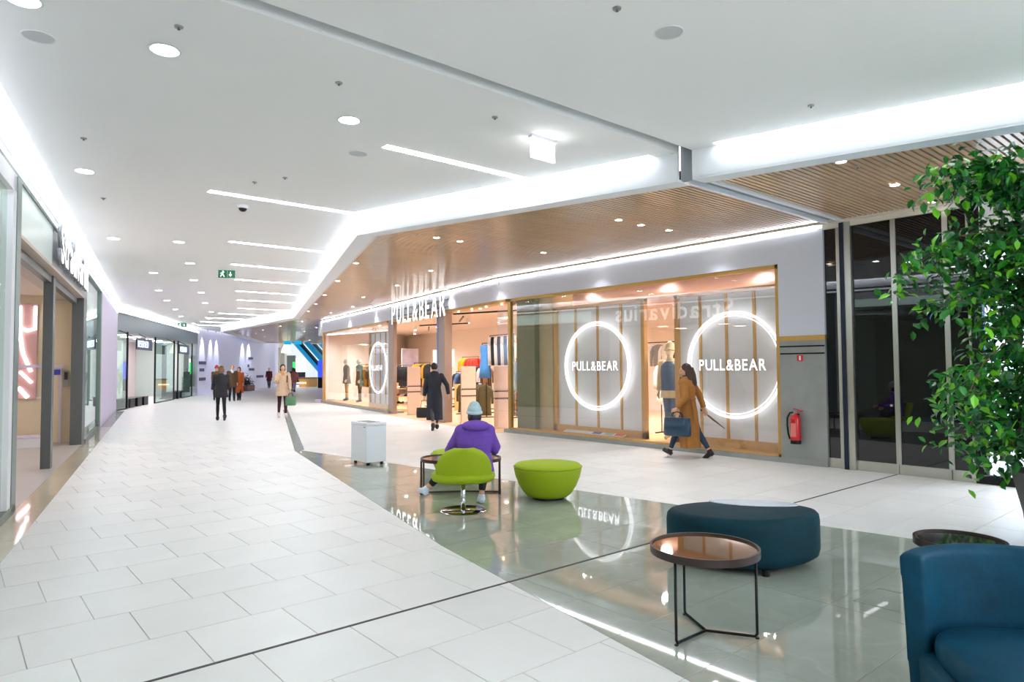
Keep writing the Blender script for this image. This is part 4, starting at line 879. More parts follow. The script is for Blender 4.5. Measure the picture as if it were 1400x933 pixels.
    for k in range(240):
        a = random.uniform(0, 2 * PI); c = Vector((random.gauss(0, .4), random.gauss(0, .15), .45 + abs(random.gauss(0, .32)))); m_ = Matrix.Rotation(a, 3, 'Z') @ Matrix.Rotation(random.uniform(-1, 1), 3, 'X')
        lf.add([c + m_ @ Vector(v) for v in ((0, -.1, 0), (.05, 0, .02), (0, .12, 0), (-.05, 0, .02))], [(0, 1, 2, 3)])
    tag(lf.build('foliage', mat('dark_leaf', (46, 62, 40), .5), t), kind='stuff'); box('soil', (-.85, -.26, .40), (.85, .26, .43), M_DKBROWN, t)
build_far()

# ------------------------------------------------------------------ lounge furniture on the polished floor
def smooth_closed(pts, it=3):
    for _ in range(it):
        q = []
        for i in range(len(pts)):
            a, b = Vector(pts[i]), Vector(pts[(i + 1) % len(pts)]); q += [tuple(a.lerp(b, .25)), tuple(a.lerp(b, .75))]
        pts = q
    return pts
def pouf(name, outline, prof, m, t, seg_it=3):
    """upholstered body: a rounded plan outline swept through (scale, z)"""
    o = smooth_closed(outline, seg_it)
    mb = MB(); mb.skin([[Vector((x * k, y * k, z)) for x, y in o] for k, z in prof])
    return mb.build(name, m, t, smooth=True)
def round_table(loc, r, h, top_m, label, rz=0, feet=3, frame_m=None):
    t = empty('side_table', loc, rz, label, 'side table'); fm = frame_m or M_BLACK
    rim = MB(); rim.skin([rim.ring((0, 0, z), (1, 0, 0), (0, 1, 0), q, q, 48) for q, z in ((r, h - .045), (r, h), (r - .012, h), (r - .012, h - .02))], close=False)
    rim.build('rim', M_DKBROWN, t, auto=40); MB().lathe([(r - .012, h - .04), (r - .012, h - .012)], 48).build('top', top_m, t)
    hub = Vector((0, 0, .012))
    for k in range(feet):
        a = 2 * PI * k / feet; p = Vector((math.cos(a), math.sin(a), 0)) * (r - .03)
        leg = MB().tube([tuple(hub), (p.x * .96, p.y * .96, .012), (p.x, p.y, .03), (p.x, p.y, h - .04)], .0085, 8).build('leg', fm, t, smooth=True)
        MB().lathe([(.012, 0), (.012, .008)], 10, (p.x, p.y, 0)).build('foot', M_BLACK, leg)
    return t
round_table((3.56, 2.405, 0), .325, .525, M_BRONZE, 'round side table with bronze mirror top and thin black legs', math.radians(180))
round_table((4.90, 1.44, 0), .255, .52, M_SMOKE, 'round dark smoked glass side table behind the teal armchair', math.radians(40))

def teal_ottoman():
    t = empty('ottoman', (5.1, 3.05, 0), 0, 'deep teal velvet ottoman with inset white tray', 'ottoman')
    tri = [(-.52, .50), (-.02, .50), (.56, -.06), (.46, -.52), (-.28, -.44), (-.58, .05)]
    pouf('body', tri, [(.80, .045), (.91, .05), (.975, .075), (1, .13), (1, .24), (1, .35), (.985, .40), (.95, .422), (.88, .43), (.4, .432), (.01, .432)], M_TEALD, t)
    tr = smooth_closed([(.02, .40), (.14, .34), (.50, -.04), (.47, -.30), (.20, -.10), (.04, .14)], 3)
    MB().prism(tr, .425, .438).build('tray', mat('white_tray', (206, 214, 226), .25), t, bevel=.004)
    for x, y in ((-.3, .3), (-.25, -.32), (.35, -.22)): MB().lathe([(.03, 0), (.03, .05)], 12, (x, y, 0)).build('foot', M_BLACK, t)
teal_ottoman()
def lime_ottoman(loc, label):
    t = empty('ottoman', loc, 0, label, 'ottoman')
    o = [(.44 * math.cos(a), .44 * math.sin(a)) for a in [k * PI / 5 for k in range(10)]]
    b = pouf('body', o, [(.45, .03), (.6, .035), (.7, .07), (.84, .16), (.95, .27), (1.0, .36), (.985, .40), (.94, .425), (.5, .44), (.01, .442)], M_LIME, t, 3)
    MB().tube([(.438 * .97 * math.cos(k * PI / 20), .438 * .97 * math.sin(k * PI / 20), .392) for k in range(40)], .004, 6, loop=True).build('piping', mat('lime_piping', (120, 140, 10), .8), b)
    MB().lathe([(.2, 0), (.2, .04)], 24).build('base', M_BLACK, t)
lime_ottoman((5.72, 6.10, 0), 'round lime green upholstered ottoman standing alone on the polished floor')
lime_ottoman((5.66, 7.86, 0), 'lime green ottoman half hidden behind the low frame table')
def swivel_chair(loc, rz, label):
    """faces local +y"""
    t = empty('swivel_chair', loc, rz, label, 'chair')
    MB().lathe([(.26, 0), (.262, .006), (.25, .014), (.03, .02)], 40).build('base', M_CHROME, t, auto=40); MB().lathe([(.028, .015), (.028, .34)], 16).build('stem', M_CHROME, t, smooth=True)
    o = [(-.3, .26), (.0, .33), (.3, .26), (.385, 0), (.3, -.24), (0, -.31), (-.3, -.24), (-.385, 0)]
    pouf('seat', o, [(.55, .33), (.82, .335), (.95, .355), (1.0, .39), (.985, .425), (.93, .44), (.5, .43), (.01, .425)], M_LIME, t)
    mb = MB(); rings = []
    for j in range(9):                                  # curved shell back, a half round outline bent round the seat
        f = j / 8; z = .38 + .36 * f; half = .30 * math.sqrt(max(0, 1 - max(0, (f - .25) / .78) ** 2.2)) + .015; back = -.22 - .10 * f
        n = 9; out = [(half * (2 * i / n - 1), back + .13 * abs(2 * i / n - 1) ** 2 - .035) for i in range(n + 1)]; inn = [(x * .97, y + .075) for x, y in reversed(out)]
        rings.append([Vector((x, y, z)) for x, y in out + inn])
    mb.skin(rings).blob('backrest', M_LIME, t, .012, 6)
    return t
swivel_chair((4.50, 6.20, 0), math.radians(-33), 'lime green swivel chair holding the person in purple')
def frame_table():
    t = empty('coffee_table', (5.12, 7.10, 0), math.radians(-40), 'low dark frame table with mirrored top before the seated person', 'coffee table')
    o = smooth_closed([(-.52, -.36), (.52, -.36), (.52, .36), (-.52, .36)], 3); h = .46
    mb = MB(); mb.skin([[Vector((x * k, y * k, z)) for x, y in o] for k, z in ((1, h - .04), (1, h), (.965, h), (.965, h - .02))], close=False); mb.build('rim', M_DKBROWN, t)
    MB().prism([(x * .965, y * .965) for x, y in o], h - .035, h - .012).build('top', mat('rosy_mirror_top', (200, 170, 150), .08, .6), t)
    for s in (-1, 1): MB().tube([(s * .5, -.12, h - .03), (s * .5, -.12, .012), (s * .5, .12, .012), (s * .5, .12, h - .03)], .012, 8).build('leg', M_DKBROWN, t)
    MB().tube([(-.5, 0, .012), (0, .06, .012), (.5, 0, .012)], .010, 8).build('stretcher', M_DKBROWN, t)
frame_table()
def armchair():
    """teal tub chair; faces local +y"""
    ang = math.atan2(-.58, -.81) - PI / 2
    t = empty('armchair', (3.47, .72, 0), ang, 'teal velvet armchair with wide curved back', 'armchair')
    o = [(-.40, .36), (.40, .36), (.46, .0), (.42, -.34), (0, -.42), (-.42, -.34), (-.46, 0)]
    pouf('base', [(x * .96, y * .96) for x, y in o], [(.80, .04), (.9, .045), (.97, .09), (1, .2), (1, .30), (.97, .33), (.3, .33)], M_TEAL, t)
    pouf('seat_cushion', [(x * .86, y * .86 + .05) for x, y in o], [(.9, .31), (.98, .33), (1, .37), (.98, .41), (.92, .43), (.5, .438), (.01, .44)], M_TEAL, t)
    mb = MB(); rings = []
    for f, z in ((0, .10), (.3, .3), (.6, .5), (.85, .66), (1, .755)):
        out = []; inn = []
        for i in range(17):
            rx, ry = .50 + .03 * f, .46 + .05 * f
            x, y = rx * math.cos(PI * 1.5 + (i - 8) / 8 * 1.15), ry * math.sin(PI * 1.5 + (i - 8) / 8 * 1.15)
            out.append((x, y)); inn.append((x * (.82), y * .78))
        rings.append([Vector((x, y, z)) for x, y in out + inn[::-1]])
    mb.skin(rings).blob('backrest', M_TEAL, t, .014, 8)
    for s in (-1, 1):
        for y in (-.24, .24): MB().lathe([(.02, 0), (.025, .06)], 12, (s * .28, y, 0)).build('foot', M_BLACK, t)
armchair()
def litter_bin():
    t = empty('litter_bin', (5.53, 10.36, 0), 0, 'white box litter bin with slots in its top', 'bin')
    wh = mat('bin_white', (226, 232, 240), .35)
    box('body', (-.185, -.28, .05), (.185, .28, .66), wh, t, .008); tp = box('lid', (-.188, -.283, .664), (.188, .283, .71), wh, t, .006)
    for y in (-.17, 0, .17): box('slot', (-.11, y - .05, .709), (.11, y + .05, .7125), M_DKGREY, tp)
    box('maker_mark', (-.1895, -.24, .63), (-.1885, -.17, .645), M_ALU, tp) 
    for x in (-.13, .13):
        for y in (-.22, .22): MB().lathe([(.025, 0), (.025, .05)], 12, (x, y, 0)).build('foot', M_BLACK, t)
litter_bin()

# ------------------------------------------------------------------ potted fig tree on the right
def tree():
    base = Vector((7.50, 1.36, 0))
    t = empty('potted_tree', base, 0, 'leafy green indoor tree at the right edge of the picture', 'tree')
    MB().lathe([(.26, 0), (.30, .02), (.33, .3), (.40, .62), (.41, .66), (.38, .66), (.36, .56), (.01, .55)], 10).build('planter', mat('dark_stone_planter', (78, 80, 80), .7, var=.1, vscale=8), t)
    MB().lathe([(.36, .55), (.36, .575)], 20).build('soil', mat('soil', (56, 44, 34), .9, bump=.5, bscale=60), t)
    bark = mat('bark', (112, 92, 70), .8, var=.15, vscale=9)
    rnd = random.Random(11); tips = []
    MB().tube([(0, 0, .55), (.03, -.02, 1.1), (-.02, .04, 1.7), (.04, .0, 2.4), (.0, .05, 3.1)], [.05, .042, .036, .028, .015], 10).build('trunk', bark, t, smooth=True)
    for k in range(84):
        z = .95 + 2.55 * (k / 83); a = k * 2.4 + rnd.uniform(-.3, .3); L = (1.18 - .26 * abs(z - 2.1)) * rnd.uniform(.5, 1.1)
        p0 = Vector((.02 * math.cos(a), .02 * math.sin(a), min(z, 3.05))); dr = Vector((math.cos(a), math.sin(a), .42 if z < 2.9 else .9))
        pts = [p0 + dr * (L * f) + Vector((0, 0, -.8 * L * f * f * (1.15 if z < 1.9 else .5))) + Vector((rnd.gauss(0, .03), rnd.gauss(0, .03), rnd.gauss(0, .03))) * f for f in (0, .25, .5, .75, 1)]
        MB().tube(pts, [.014, .011, .008, .006, .003], 6).build('branch', bark, t)
        for f in (.3, .42, .54, .64, .74, .83, .92, 1.0):
            i = min(3, int(f * 4)); q = pts[i].lerp(pts[i + 1], f * 4 - i); tips.append((q, dr))
            for _ in range(2): tips.append((q + Vector((rnd.gauss(0, .12), rnd.gauss(0, .12), rnd.gauss(-.05, .1))), dr))
    # leaf blades: two cupped halves along a midrib
    def leaf_verts(l): w = l * .27; return [(0, 0, 0), (w, l * .35, l * .07), (w * .8, l * .7, l * .05), (0, l, -l * .1), (-w * .8, l * .7, l * .05), (-w, l * .35, l * .07), (0, l * .4, -.0), (0, l * .72, -.01)]
    LF = [(0, 1, 6), (1, 2, 7, 6), (2, 3, 7), (0, 6, 5), (6, 7, 4, 5), (7, 3, 4)]
    def leafmat(n, c):
        m = mat(n, c, .35, spec=.5); b = m.node_tree.nodes['Principled BSDF']; b.inputs['Transmission Weight'].default_value = 0; b.inputs['Subsurface Weight'].default_value = 0
        return m
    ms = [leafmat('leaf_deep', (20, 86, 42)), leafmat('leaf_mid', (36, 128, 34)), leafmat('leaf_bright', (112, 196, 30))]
    unit = [MB().add(leaf_verts(1), LF).mesh('leaf', m) for m in ms]; allL = []
    for q, dr in tips:
        for _ in range(6):
            c = q + Vector((rnd.gauss(0, .07), rnd.gauss(0, .07), rnd.gauss(-.02, .07))); l = rnd.uniform(.07, .125)
            m = Matrix.Rotation(rnd.uniform(0, 2 * PI), 3, 'Z') @ Matrix.Rotation(rnd.gauss(-.55, .5), 3, 'X') @ Matrix.Rotation(rnd.gauss(0, .5), 3, 'Y')
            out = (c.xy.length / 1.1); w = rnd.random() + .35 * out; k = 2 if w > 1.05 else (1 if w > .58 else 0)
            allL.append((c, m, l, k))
    def d2(e):
        f = frame_pos(base + e[0]); 
        return 1e9 if f is None or f[0] > 1400 else f[2] - 2.0 * e[2] * 10
    allL.sort(key=d2)
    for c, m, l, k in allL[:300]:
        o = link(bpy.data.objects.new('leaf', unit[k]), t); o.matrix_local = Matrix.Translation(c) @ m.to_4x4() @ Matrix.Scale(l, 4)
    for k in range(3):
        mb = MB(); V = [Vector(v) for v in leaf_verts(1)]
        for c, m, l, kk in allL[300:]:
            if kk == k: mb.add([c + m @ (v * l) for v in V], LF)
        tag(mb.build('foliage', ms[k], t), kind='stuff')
tree()

# ------------------------------------------------------------------ people
def person(loc, rz, h, label, legs=((.35, .15), (-.25, .35)), arms=((-.2, .12, .25), (.25, .12, .3)), lean=.03, coat=None, coat_len=.85, sleeve=None, flare=1.0, belt=None, collar=None,
           trousers=None, shoes=None, hair=None, style='long', skin=M_SKIN, vox=.011, name='person', cat='person', pelvis=None, spread=(0, 0), vest=None, scarf=None, hat=None, hood=False, group=None, head_turn=0, tight=1.0, ankle=.06, lift=(0, 0), shin_out=(0, 0), bulk=1.0):
    k = h / 1.70; V = Vector
    th, sh = .43, .42
    # joints; side 0 is the figure's left (-x), 1 its right
    kn, an, toe, hip = [], [], [], []
    for i, s in enumerate((-1, 1)):
        a, b = legs[i]; H_ = V((s * .088, 0, 0)); K = H_ + V((math.sin(spread[i]) * th * s, math.sin(a) * th * math.cos(spread[i]), -math.cos(a) * th)); c = a - b
        A = K + V((math.sin(shin_out[i]) * sh * s, math.sin(c) * sh * math.cos(shin_out[i]), -math.cos(c) * sh * math.cos(shin_out[i]))); hip.append(H_); kn.append(K); an.append(A)
    pz = pelvis if pelvis is not None else .085 - min(a.z for a in an)
    off = V((0, 0, pz)); hip = [p + off for p in hip]; kn = [p + off for p in kn]; an = [p + off for p in an]
    for i in range(2):
        c = legs[i][0] - legs[i][1]; pit = max(-.9, min(.7, c * .9 + lift[i])); toe.append(an[i] + V((math.sin(shin_out[i]) * .1 * (-1, 1)[i], .15 * math.cos(pit), -.055 + .15 * math.sin(pit) * (1 if c > 0 else 1))))
    up = lambda z, y=0: V((0, y + lean * (z) * 1.0, pz + z))            # z above the hip joints
    SH = .50; el, wr, ht, shd = [], [], [], []
    for i, s in enumerate((-1, 1)):
        f, o, e = arms[i]; S0 = up(SH) + V((s * .175, 0, 0)); E0 = S0 + V((s * math.sin(o), math.sin(f) * math.cos(o), -math.cos(f) * math.cos(o))) * .29
        q = V((s * math.sin(o) * .35, math.sin(f + e), -math.cos(f + e))).normalized(); W0 = E0 + q * .25; shd.append(S0); el.append(E0); wr.append(W0); ht.append(q)
    SX_ = lambda p: p * k
    def tube(mb, pts, rs, seg=12): mb.tube([tuple(SX_(p)) for p in pts], [r * k for r in rs], seg)
    def loft(mb, rows, seg=18): mb.skin([mb.ring(SX_(p), (1, 0, 0), (0, 1, 0), rx * k, ry * k, seg) for p, rx, ry in rows])
    def ball(mb, c, r): mb.ball(tuple(SX_(c)), tuple(v * k for v in r), 16, 10)
    # --- body
    B = MB()
    loft(B, [(up(-.08), .10, .09), (up(0), .155, .115), (up(.08), .15, .11), (up(.2), .122, .09), (up(.34), .15, .105), (up(.44), .165, .1), (up(.52), .12, .08), (up(.56), .06, .055)])
    hd = up(.715) + V((0, .015, 0)); tube(B, [up(.5), up(.58), hd + V((0, -.01, -.06))], [.062, .052, .05])
    ball(B, hd, (.076, .095, .112)); ball(B, hd + V((0, .03, -.06)), (.055, .06, .055))
    ct, st_ = math.cos(head_turn), math.sin(head_turn); hv = lambda x, y, z: hd + V((x * ct - y * st_, x * st_ + y * ct, z))
    tube(B, [hv(0, .09, .02), hv(0, .112, -.022), hv(0, .098, -.03)], [.008, .014, .008], 8)
    for s in (-1, 1):
        ball(B, hv(s * .078, -.005, -.005), (.012, .02, .03)); ball(B, hv(s * .03, .085, .012), (.014, .01, .009))
    tube(B, [hv(-.024, .09, -.062), hv(0, .096, -.063), hv(.024, .09, -.062)], [.005, .008, .005], 8)
    for i, s in enumerate((-1, 1)):
        tube(B, [shd[i].lerp(el[i], .12), shd[i].lerp(el[i], .4), el[i], el[i].lerp(wr[i], .35), wr[i]], [.052, .046, .036, .036, .025])
        d = ht[i]; side = V((0, 1, 0)) if abs(d.y) < .8 else V((0, 0, 1)); ac = (side - d * side.dot(d)).normalized(); nrm = d.cross(ac)
        pal = wr[i] + d * .05; B.skin([[SX_(pal + d * t_ + ac * (w_ * math.cos(q * PI / 5)) + nrm * (n_ * math.sin(q * PI / 5))) for q in range(10)] for t_, w_, n_ in ((-.06, .024, .02), (-.02, .036, .018), (.03, .042, .016), (.045, .04, .014))])
        for j, (u, L_f) in enumerate(((.036, .062), (.013, .074), (-.011, .07), (-.034, .055))):
            b0 = pal + d * .035 + ac * u; inw = nrm * (-s)
            tube(B, [b0, b0 + d * L_f * .5 + inw * .006, b0 + d * L_f * .85 + inw * .024], [.0095, .009, .0075], 8)
        tube(B, [pal - d * .02 + ac * .03, pal + d * .02 + ac * .058, pal + d * .055 + ac * .062], [.012, .011, .008], 8)
        tube(B, [hip[i] + V((0, 0, .03)), hip[i].lerp(kn[i], .4), kn[i], kn[i].lerp(an[i], .3), an[i]], [.088 * .8 * tight, .076 * .82 * tight, .055 * .85 * tight, .056 * .85 * tight, .036])
        tube(B, [an[i], an[i].lerp(toe[i], .4), toe[i]], [.04, .04, .03])
    root = B.blob(name, skin, None, vox, 2); root.location = loc; root.rotation_euler = (0, 0, rz); tag(root, label, cat, group)
    # --- legs and feet
    if trousers:
        T = MB(); loft(T, [(up(-.1), .12, .11), (up(-.02), .165, .128), (up(.1), .16, .12), (up(.2), .135, .1)])
        for i in range(2): e = kn[i].lerp(an[i], 1 - ankle * 2); tube(T, [hip[i] + V((0, 0, .04)), hip[i].lerp(kn[i], .4), kn[i], kn[i].lerp(an[i], .35), e], [.1 * tight, .088 * tight, .066 * tight, .066 * tight, .048 * tight])
        T.blob('trousers', trousers, root, vox, 2)
    if shoes:
        for i in range(2):
            Sx = MB(); d = (toe[i] - an[i]); sole = an[i] + V((0, 0, -.055)); heel = sole - V((d.x, d.y, 0)).normalized() * .045
            tube(Sx, [an[i] + (kn[i] - an[i]).normalized() * .06, an[i], an[i].lerp(toe[i], .4), toe[i] + V((0, 0, .008))], [.046, .048, .045, .037]); tube(Sx, [an[i], heel + V((0, 0, .012))], [.045, .036])
            Sx.blob('shoe', shoes, root, max(.008, vox * .8), 1)
    # --- coat with sleeves
    if coat:
        C = MB(); lo = -(coat_len * 0 + (pz - (pz - .0)) ) ; zl = .95 - coat_len - .0          # hem measured from the hip joints
        fl_ = .215 * flare; hem = .34 - coat_len
        rows = [(up(hem), fl_ if hem < -.1 else .185 * flare, (.165 if hem < -.2 else .14) * flare)]
        if hem < -.3: rows += [(up(hem * .5), .205 * flare, .16 * flare)]
        rows += [(up(-.05), .19, .145), (up(.1), .17, .128), (up(.2), .155, .118), (up(.33), .18, .132), (up(.43), .19, .125), (up(.5), .175, .1), (up(.55), .09, .075), (up(.585), .075, .07)]
        loft(C, [(p, a * 1.06 * bulk, b * 1.06 * bulk) for p, a, b in rows], 22)
        for i in range(2): tube(C, [shd[i] + V((0, 0, -.01)), shd[i].lerp(el[i], .45), el[i], el[i].lerp(wr[i], .5), wr[i] - ht[i] * .01], [q * bulk for q in (.078, .068, .062, .054, .05)]); ball(C, shd[i] + V((0, 0, -.012)), (.085 * bulk, .085 * bulk, .08 * bulk))
        cm = C.blob('coat', coat, root, vox, 3)
        if belt: Bt = MB(); loft(Bt, [(up(.175), .178, .138), (up(.215), .176, .136)], 22); tube(Bt, [up(.195) + V((-.12, -.13, 0)), up(.05) + V((-.14, -.16, 0)), up(-.25) + V((-.16, -.2, 0))], [.02, .022, .018], 8); Bt.blob('belt', belt, cm, vox, 1)
        if collar: Cl = MB(); loft(Cl, [(up(.50), .165, .115), (up(.55), .12, .1), (up(.6), .1, .092)], 20); Cl.blob('collar', collar, cm, vox, 1)
        if hood: Hd = MB(); ball(Hd, up(.57, -.10), (.15 * bulk, .09 * bulk, .08)); ball(Hd, up(.57, .0), (.14 * bulk, .12, .07)); Hd.blob('hood', coat, cm, vox, 2)
    if vest: Vs = MB(); loft(Vs, [(up(-.02), .2, .16), (up(.1), .195, .15), (up(.33), .205, .155), (up(.45), .19, .14), (up(.53), .12, .1)], 22); Vs.blob('vest', vest, root, vox, 2)
    if scarf: Sc = MB(); ball(Sc, up(.575, .0), (.1, .1, .055)); ball(Sc, up(.52, .09), (.07, .05, .08)); Sc.blob('scarf', scarf, root, vox, 2)
    # --- hair or hat
    if hair:
        Hr = MB(); ball(Hr, hv(0, -.018, .025), (.09, .1, .105))
        if style == 'long': tube(Hr, [hv(0, -.06, .03), hv(.0, -.1, -.1), hv(.01, -.12, -.25), hv(.02, -.1, -.36)], [.085, .088, .085, .04], 14); tube(Hr, [hv(-.05, -.03, 0), hv(-.07, -.05, -.15), hv(-.06, -.06, -.28)], [.05, .055, .03]); tube(Hr, [hv(.05, -.03, 0), hv(.075, -.05, -.15), hv(.06, -.06, -.28)], [.05, .055, .03])
        if style == 'bob': ball(Hr, hv(0, -.03, -.03), (.098, .09, .11))
        if style == 'bun': ball(Hr, hv(0, -.12, .05), (.05, .045, .05))
        if style == 'ponytail': tube(Hr, [hv(0, -.1, .05), hv(0, -.15, -.05), hv(0, -.13, -.2)], [.035, .04, .015])
        Hr.blob('hair', hair, root, vox, 1)
    if hat:
        Ht = MB(); ball(Ht, hv(0, -.01, .065), (.1, .112, .095)); ball(Ht, hv(0, -.008, .1), (.082, .092, .09)); tube(Ht, [hv(.098 * math.cos(q * PI / 8), -.008 + .112 * math.sin(q * PI / 8), .03 + .012 * math.sin(q * PI / 8)) for q in range(17)], [.02] * 17, 8)
        Ht.blob('hat', hat, root, vox, 1)
    m = Matrix.Translation(loc) @ Matrix.Rotation(rz, 4, 'Z')
    return {'wr': [m @ SX_(p + d * .1) for p, d in zip(wr, ht)], 'root': root, 'sh': [m @ SX_(p) for p in shd], 'up': lambda z, y=0, x=0: m @ SX_(up(z, y) + V((x, 0, 0))), 'm': m, 'k': k}
def bag(p, rz, size, m, handle_m, label, drop=.12, name='handbag'):
    """hangs from p by its handles"""
    w, d, hh = size; t = empty(name, (p[0], p[1], p[2] - drop - hh), rz, label, 'bag')
    o = [(-w / 2, -d / 2), (w / 2, -d / 2), (w / 2, d / 2), (-w / 2, d / 2)]; s = smooth_closed(o, 2)
    MB().skin([[Vector((x * a, y * b, z)) for x, y in s] for a, b, z in ((.9, .8, 0), (1, 1, .02), (1, 1, hh * .5), (.96, .6, hh * .95), (.94, .35, hh))]).build('body', m, t, smooth=True)
    for y in (-d * .15, d * .15): MB().tube([(-w * .22, y, hh * .9), (-w * .16, y, hh + drop * .8), (0, y * .3, hh + drop), (w * .16, y, hh + drop * .8), (w * .22, y, hh * .9)], .008, 6).build('handle', handle_m, t, smooth=True)
    MB().box((-w * .46, -.006, hh - .01), (w * .46, .006, hh + .004)).build('zip', M_ALU, t)
TAN, DKC = cloth('camel_coat', (168, 112, 52)), cloth('charcoal_navy_coat', (40, 44, 56))
BLK, JEANS = cloth('black_trousers', (26, 26, 30)), cloth('dark_jeans', (40, 62, 88))
HBR, HDK = mat('brown_hair', (66, 42, 32), .5, var=.2, vscale=30), mat('dark_hair', (30, 26, 28), .5)
# woman in the tan coat striding past the right window
P = person((10.1, 7.1, 0), math.radians(12), 1.67, 'woman in long tan belted coat and black boots walking past the window', legs=((.46, .10), (-.34, .22)), arms=((-.3, .28, .95), (-.45, .35, .15)), lean=.04, coat=TAN, coat_len=1.02, flare=1.02, belt=TAN, collar=TAN, trousers=JEANS, tight=.85, shoes=M_SHOE, hair=HBR, style='long', scarf=cloth('black_scarf', (28, 28, 34)), vox=.0085, head_turn=.5, ankle=.1, lift=(.3, 0))
w_ = P['wr'][0]; bag((w_.x - .05, w_.y - .10, w_.z + .02), math.radians(100), (.5, .17, .32), mat('navy_leather', (24, 58, 82), .3), mat('navy_handle', (18, 34, 52), .4), 'large navy leather bag on the arm of the tan coat woman', .1)
t = empty('umbrella', P['wr'][1], math.radians(12), 'thin folded brown umbrella in the tan coat woman\'s hand', 'umbrella'); MB().tube([(0, .05, .03), (0, -.12, -.1), (0, -.34, -.26)], [.01, .018, .006], 8).build('canopy', cloth('umbrella_brown', (120, 86, 52)), t); MB().tube([(0, .05, .03), (0, .1, .06)], .011, 8).build('grip', M_DKBROWN, t)
# woman in the dark coat entering the shop
P = person((9.67, 14.57, 0), math.radians(-25), 1.70, 'woman in long charcoal coat walking towards the shop entrance', legs=((-.28, .32), (.22, .05)), arms=((.05, .2, .15), (-.05, .55, .12)), coat=DKC, coat_len=.98, flare=.95, collar=DKC, trousers=cloth('grey_tights', (70, 66, 70)), tight=.75, shoes=M_SHOE, hair=HDK, style='bun', scarf=cloth('dark_scarf', (34, 34, 44)), vox=.009, ankle=.12)
bag(P['wr'][0], math.radians(-35), (.4, .16, .26), M_SHOE, mat('tan_strap', (176, 116, 72), .5), 'black handbag carried by the charcoal coat woman', .2)
# person in black seen from behind, further down
person((6.6, 22.0, 0), math.radians(-12), 1.67, 'person in black jacket and leggings walking away from the camera', legs=((.12, .05), (-.25, .35)), arms=((.4, .15, .5), (.4, .15, .5)), coat=cloth('black_jacket', (40, 42, 48)), coat_len=.52, trousers=BLK, tight=.8, shoes=M_SHOE, hair=mat('light_brown_hair', (118, 84, 58), .5), style='bob', vox=.011)
# woman in the cream jacket coming towards the camera
P = person((8.6, 22.1, 0), math.radians(165), 1.72, 'woman in cream jacket and maroon trousers walking towards the camera', legs=((.22, .08), (-.15, .3)), arms=((.15, .15, .2), (.5, .2, 1.2)), coat=cloth('cream_jacket', (216, 188, 160)), coat_len=.55, flare=1.05, trousers=cloth('maroon_trousers', (66, 26, 34)), tight=.85, shoes=cloth('pink_white_shoe', (232, 220, 222)), hair=HDK, style='bob', scarf=cloth('peach_scarf', (226, 170, 130)), vox=.011)
bag(P['wr'][0], math.radians(165), (.34, .14, .3), cloth('green_bag', (100, 148, 112)), M_SHOE, 'green shopping bag carried by the woman in cream', .12)
p = P['up'](.35, -.2); t = empty('backpack', p, math.radians(165), 'black backpack on the woman in cream', 'backpack'); MB().ball((0, 0, 0), (.15, .09, .2)).build('sack', M_SHOE, t, smooth=True); MB().tube([(-.12, .08, .18), (-.13, .2, .2), (-.13, .31, .08), (-.13, .3, -.12)], .02, 6).build('strap', M_SHOE, t)
# couple further back
person((11.0, 34.9, 0), math.radians(168), 1.76, 'man in brown jacket and white shirt facing the camera', legs=((.15, .05), (-.12, .25)), arms=((.05, .12, .2), (-.1, .12, .2)), coat=cloth('olive_brown_jacket', (86, 64, 40)), coat_len=.58, vest=None, trousers=BLK, shoes=M_SHOE, hair=mat('sandy_hair', (176, 128, 92), .5), style='short', scarf=cloth('white_shirt', (232, 232, 240)), vox=.013)
person((11.5, 35.4, 0), math.radians(150), 1.68, 'person in rust coat half hidden behind the man in brown', legs=((.2, .05), (-.15, .3)), arms=((.05, .12, .2), (-.1, .12, .2)), coat=cloth('rust_coat', (170, 84, 34)), coat_len=.85, trousers=BLK, shoes=M_SHOE, hair=HDK, style='bob', vox=.013)
person((10.75, 36.6, 0), math.radians(170), 1.72, 'person with red cap standing behind the couple', legs=((.1, .05), (-.1, .1)), coat=cloth('olive_coat', (92, 72, 44)), coat_len=.7, trousers=BLK, shoes=M_SHOE, hair=HDK, style='short', hat=cloth('red_cap', (176, 52, 60)), vox=.014)
person(K_((368 - 700) / 914 * 56, 56, 0), math.radians(150), 1.66, 'far person in dark red jacket by the olive wall', legs=((.2, .05), (-.2, .25)), coat=cloth('dark_red_jacket', (84, 28, 28)), coat_len=.6, trousers=BLK, shoes=M_SHOE, hair=mat('grey_hair', (170, 140, 126), .5), style='short', vox=.015)
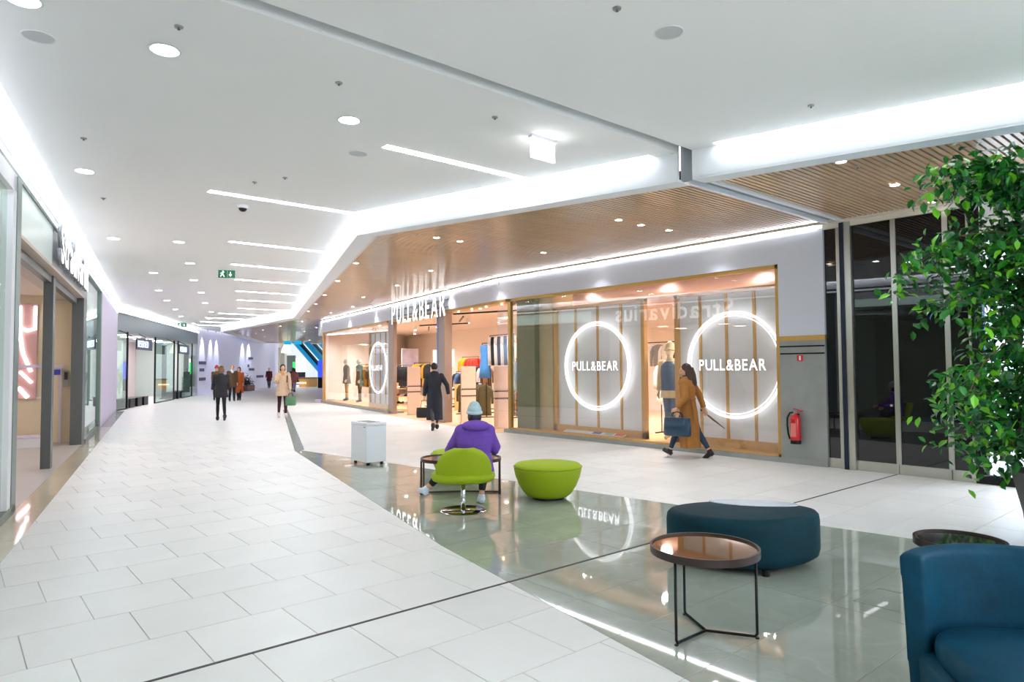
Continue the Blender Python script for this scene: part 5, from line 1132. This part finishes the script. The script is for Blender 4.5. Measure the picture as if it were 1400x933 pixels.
person(K_((397.5 - 700) / 914 * 47, 47.5, 0), math.radians(-30), 1.66, 'far person in navy coat beside the pink one', legs=((.2, .05), (-.2, .25)), coat=cloth('deep_navy_coat', (36, 36, 60)), coat_len=.8, trousers=BLK, shoes=M_SHOE, hair=HDK, style='bob', vox=.015)
person(K_((404 - 700) / 914 * 47, 46.8, 0), math.radians(-40), 1.60, 'far person in dusty pink top and lilac trousers', legs=((.2, .05), (-.2, .25)), coat=cloth('dusty_pink_top', (168, 100, 100)), coat_len=.55, trousers=cloth('lilac_trousers', (168, 150, 196)), shoes=M_SHOE, hair=HBR, style='bob', vox=.015)
# seated person in purple, back to the camera
person((4.63, 6.14, 0), math.radians(-30), 1.42, 'seated person in purple puffer jacket and pale blue beanie', legs=((1.45, 1.25), (1.38, 1.42)), spread=(.75, .2), shin_out=(.75, -.1), arms=((.5, .42, .75), (.35, .4, .9)), lean=.12, pelvis=.575, bulk=1.3, coat=cloth('purple_puffer', (112, 72, 176)), coat_len=.42, flare=1.0, hood=True, trousers=BLK, shoes=cloth('white_sneaker', (214, 226, 246)), hair=HDK, style='bob', hat=cloth('pale_blue_beanie', (176, 202, 208)), vox=.0085, ankle=.14)

# ------------------------------------------------------------------ mannequins in the windows
M_MANN = mat('mannequin_shell', (226, 214, 190), .35)
def mannequin(loc, rz, label, **k): return person(loc, rz, 1.86, label, skin=M_MANN, name='mannequin', cat='mannequin', group='shop window mannequins', legs=((.05, .02), (-.05, .02)), arms=((.05, .15, .2), (.0, .15, .15)), vox=.012, **k)
mannequin((SX + .62, 8.42, .122), math.radians(100), 'mannequin in denim waistcoat and jeans between the two ring screens', coat=CLOTH['cream'], coat_len=.5, vest=CLOTH['denim'], trousers=CLOTH['denim'], shoes=CLOTH['cream'], hat=CLOTH['cream'])
mannequin(S_(15.9, .75, .122), math.radians(80), 'mannequin in mustard trousers in the far display window', coat=CLOTH['brown'], coat_len=.55, trousers=CLOTH['mustard'], shoes=CLOTH['black'])
mannequin(S_(14.1, .8, .122), math.radians(80), 'mannequin in dark green jacket in the far display window', coat=CLOTH['green'], coat_len=.6, trousers=CLOTH['khaki'], shoes=CLOTH['black'])

bpy.data.scenes.remove(TMP)
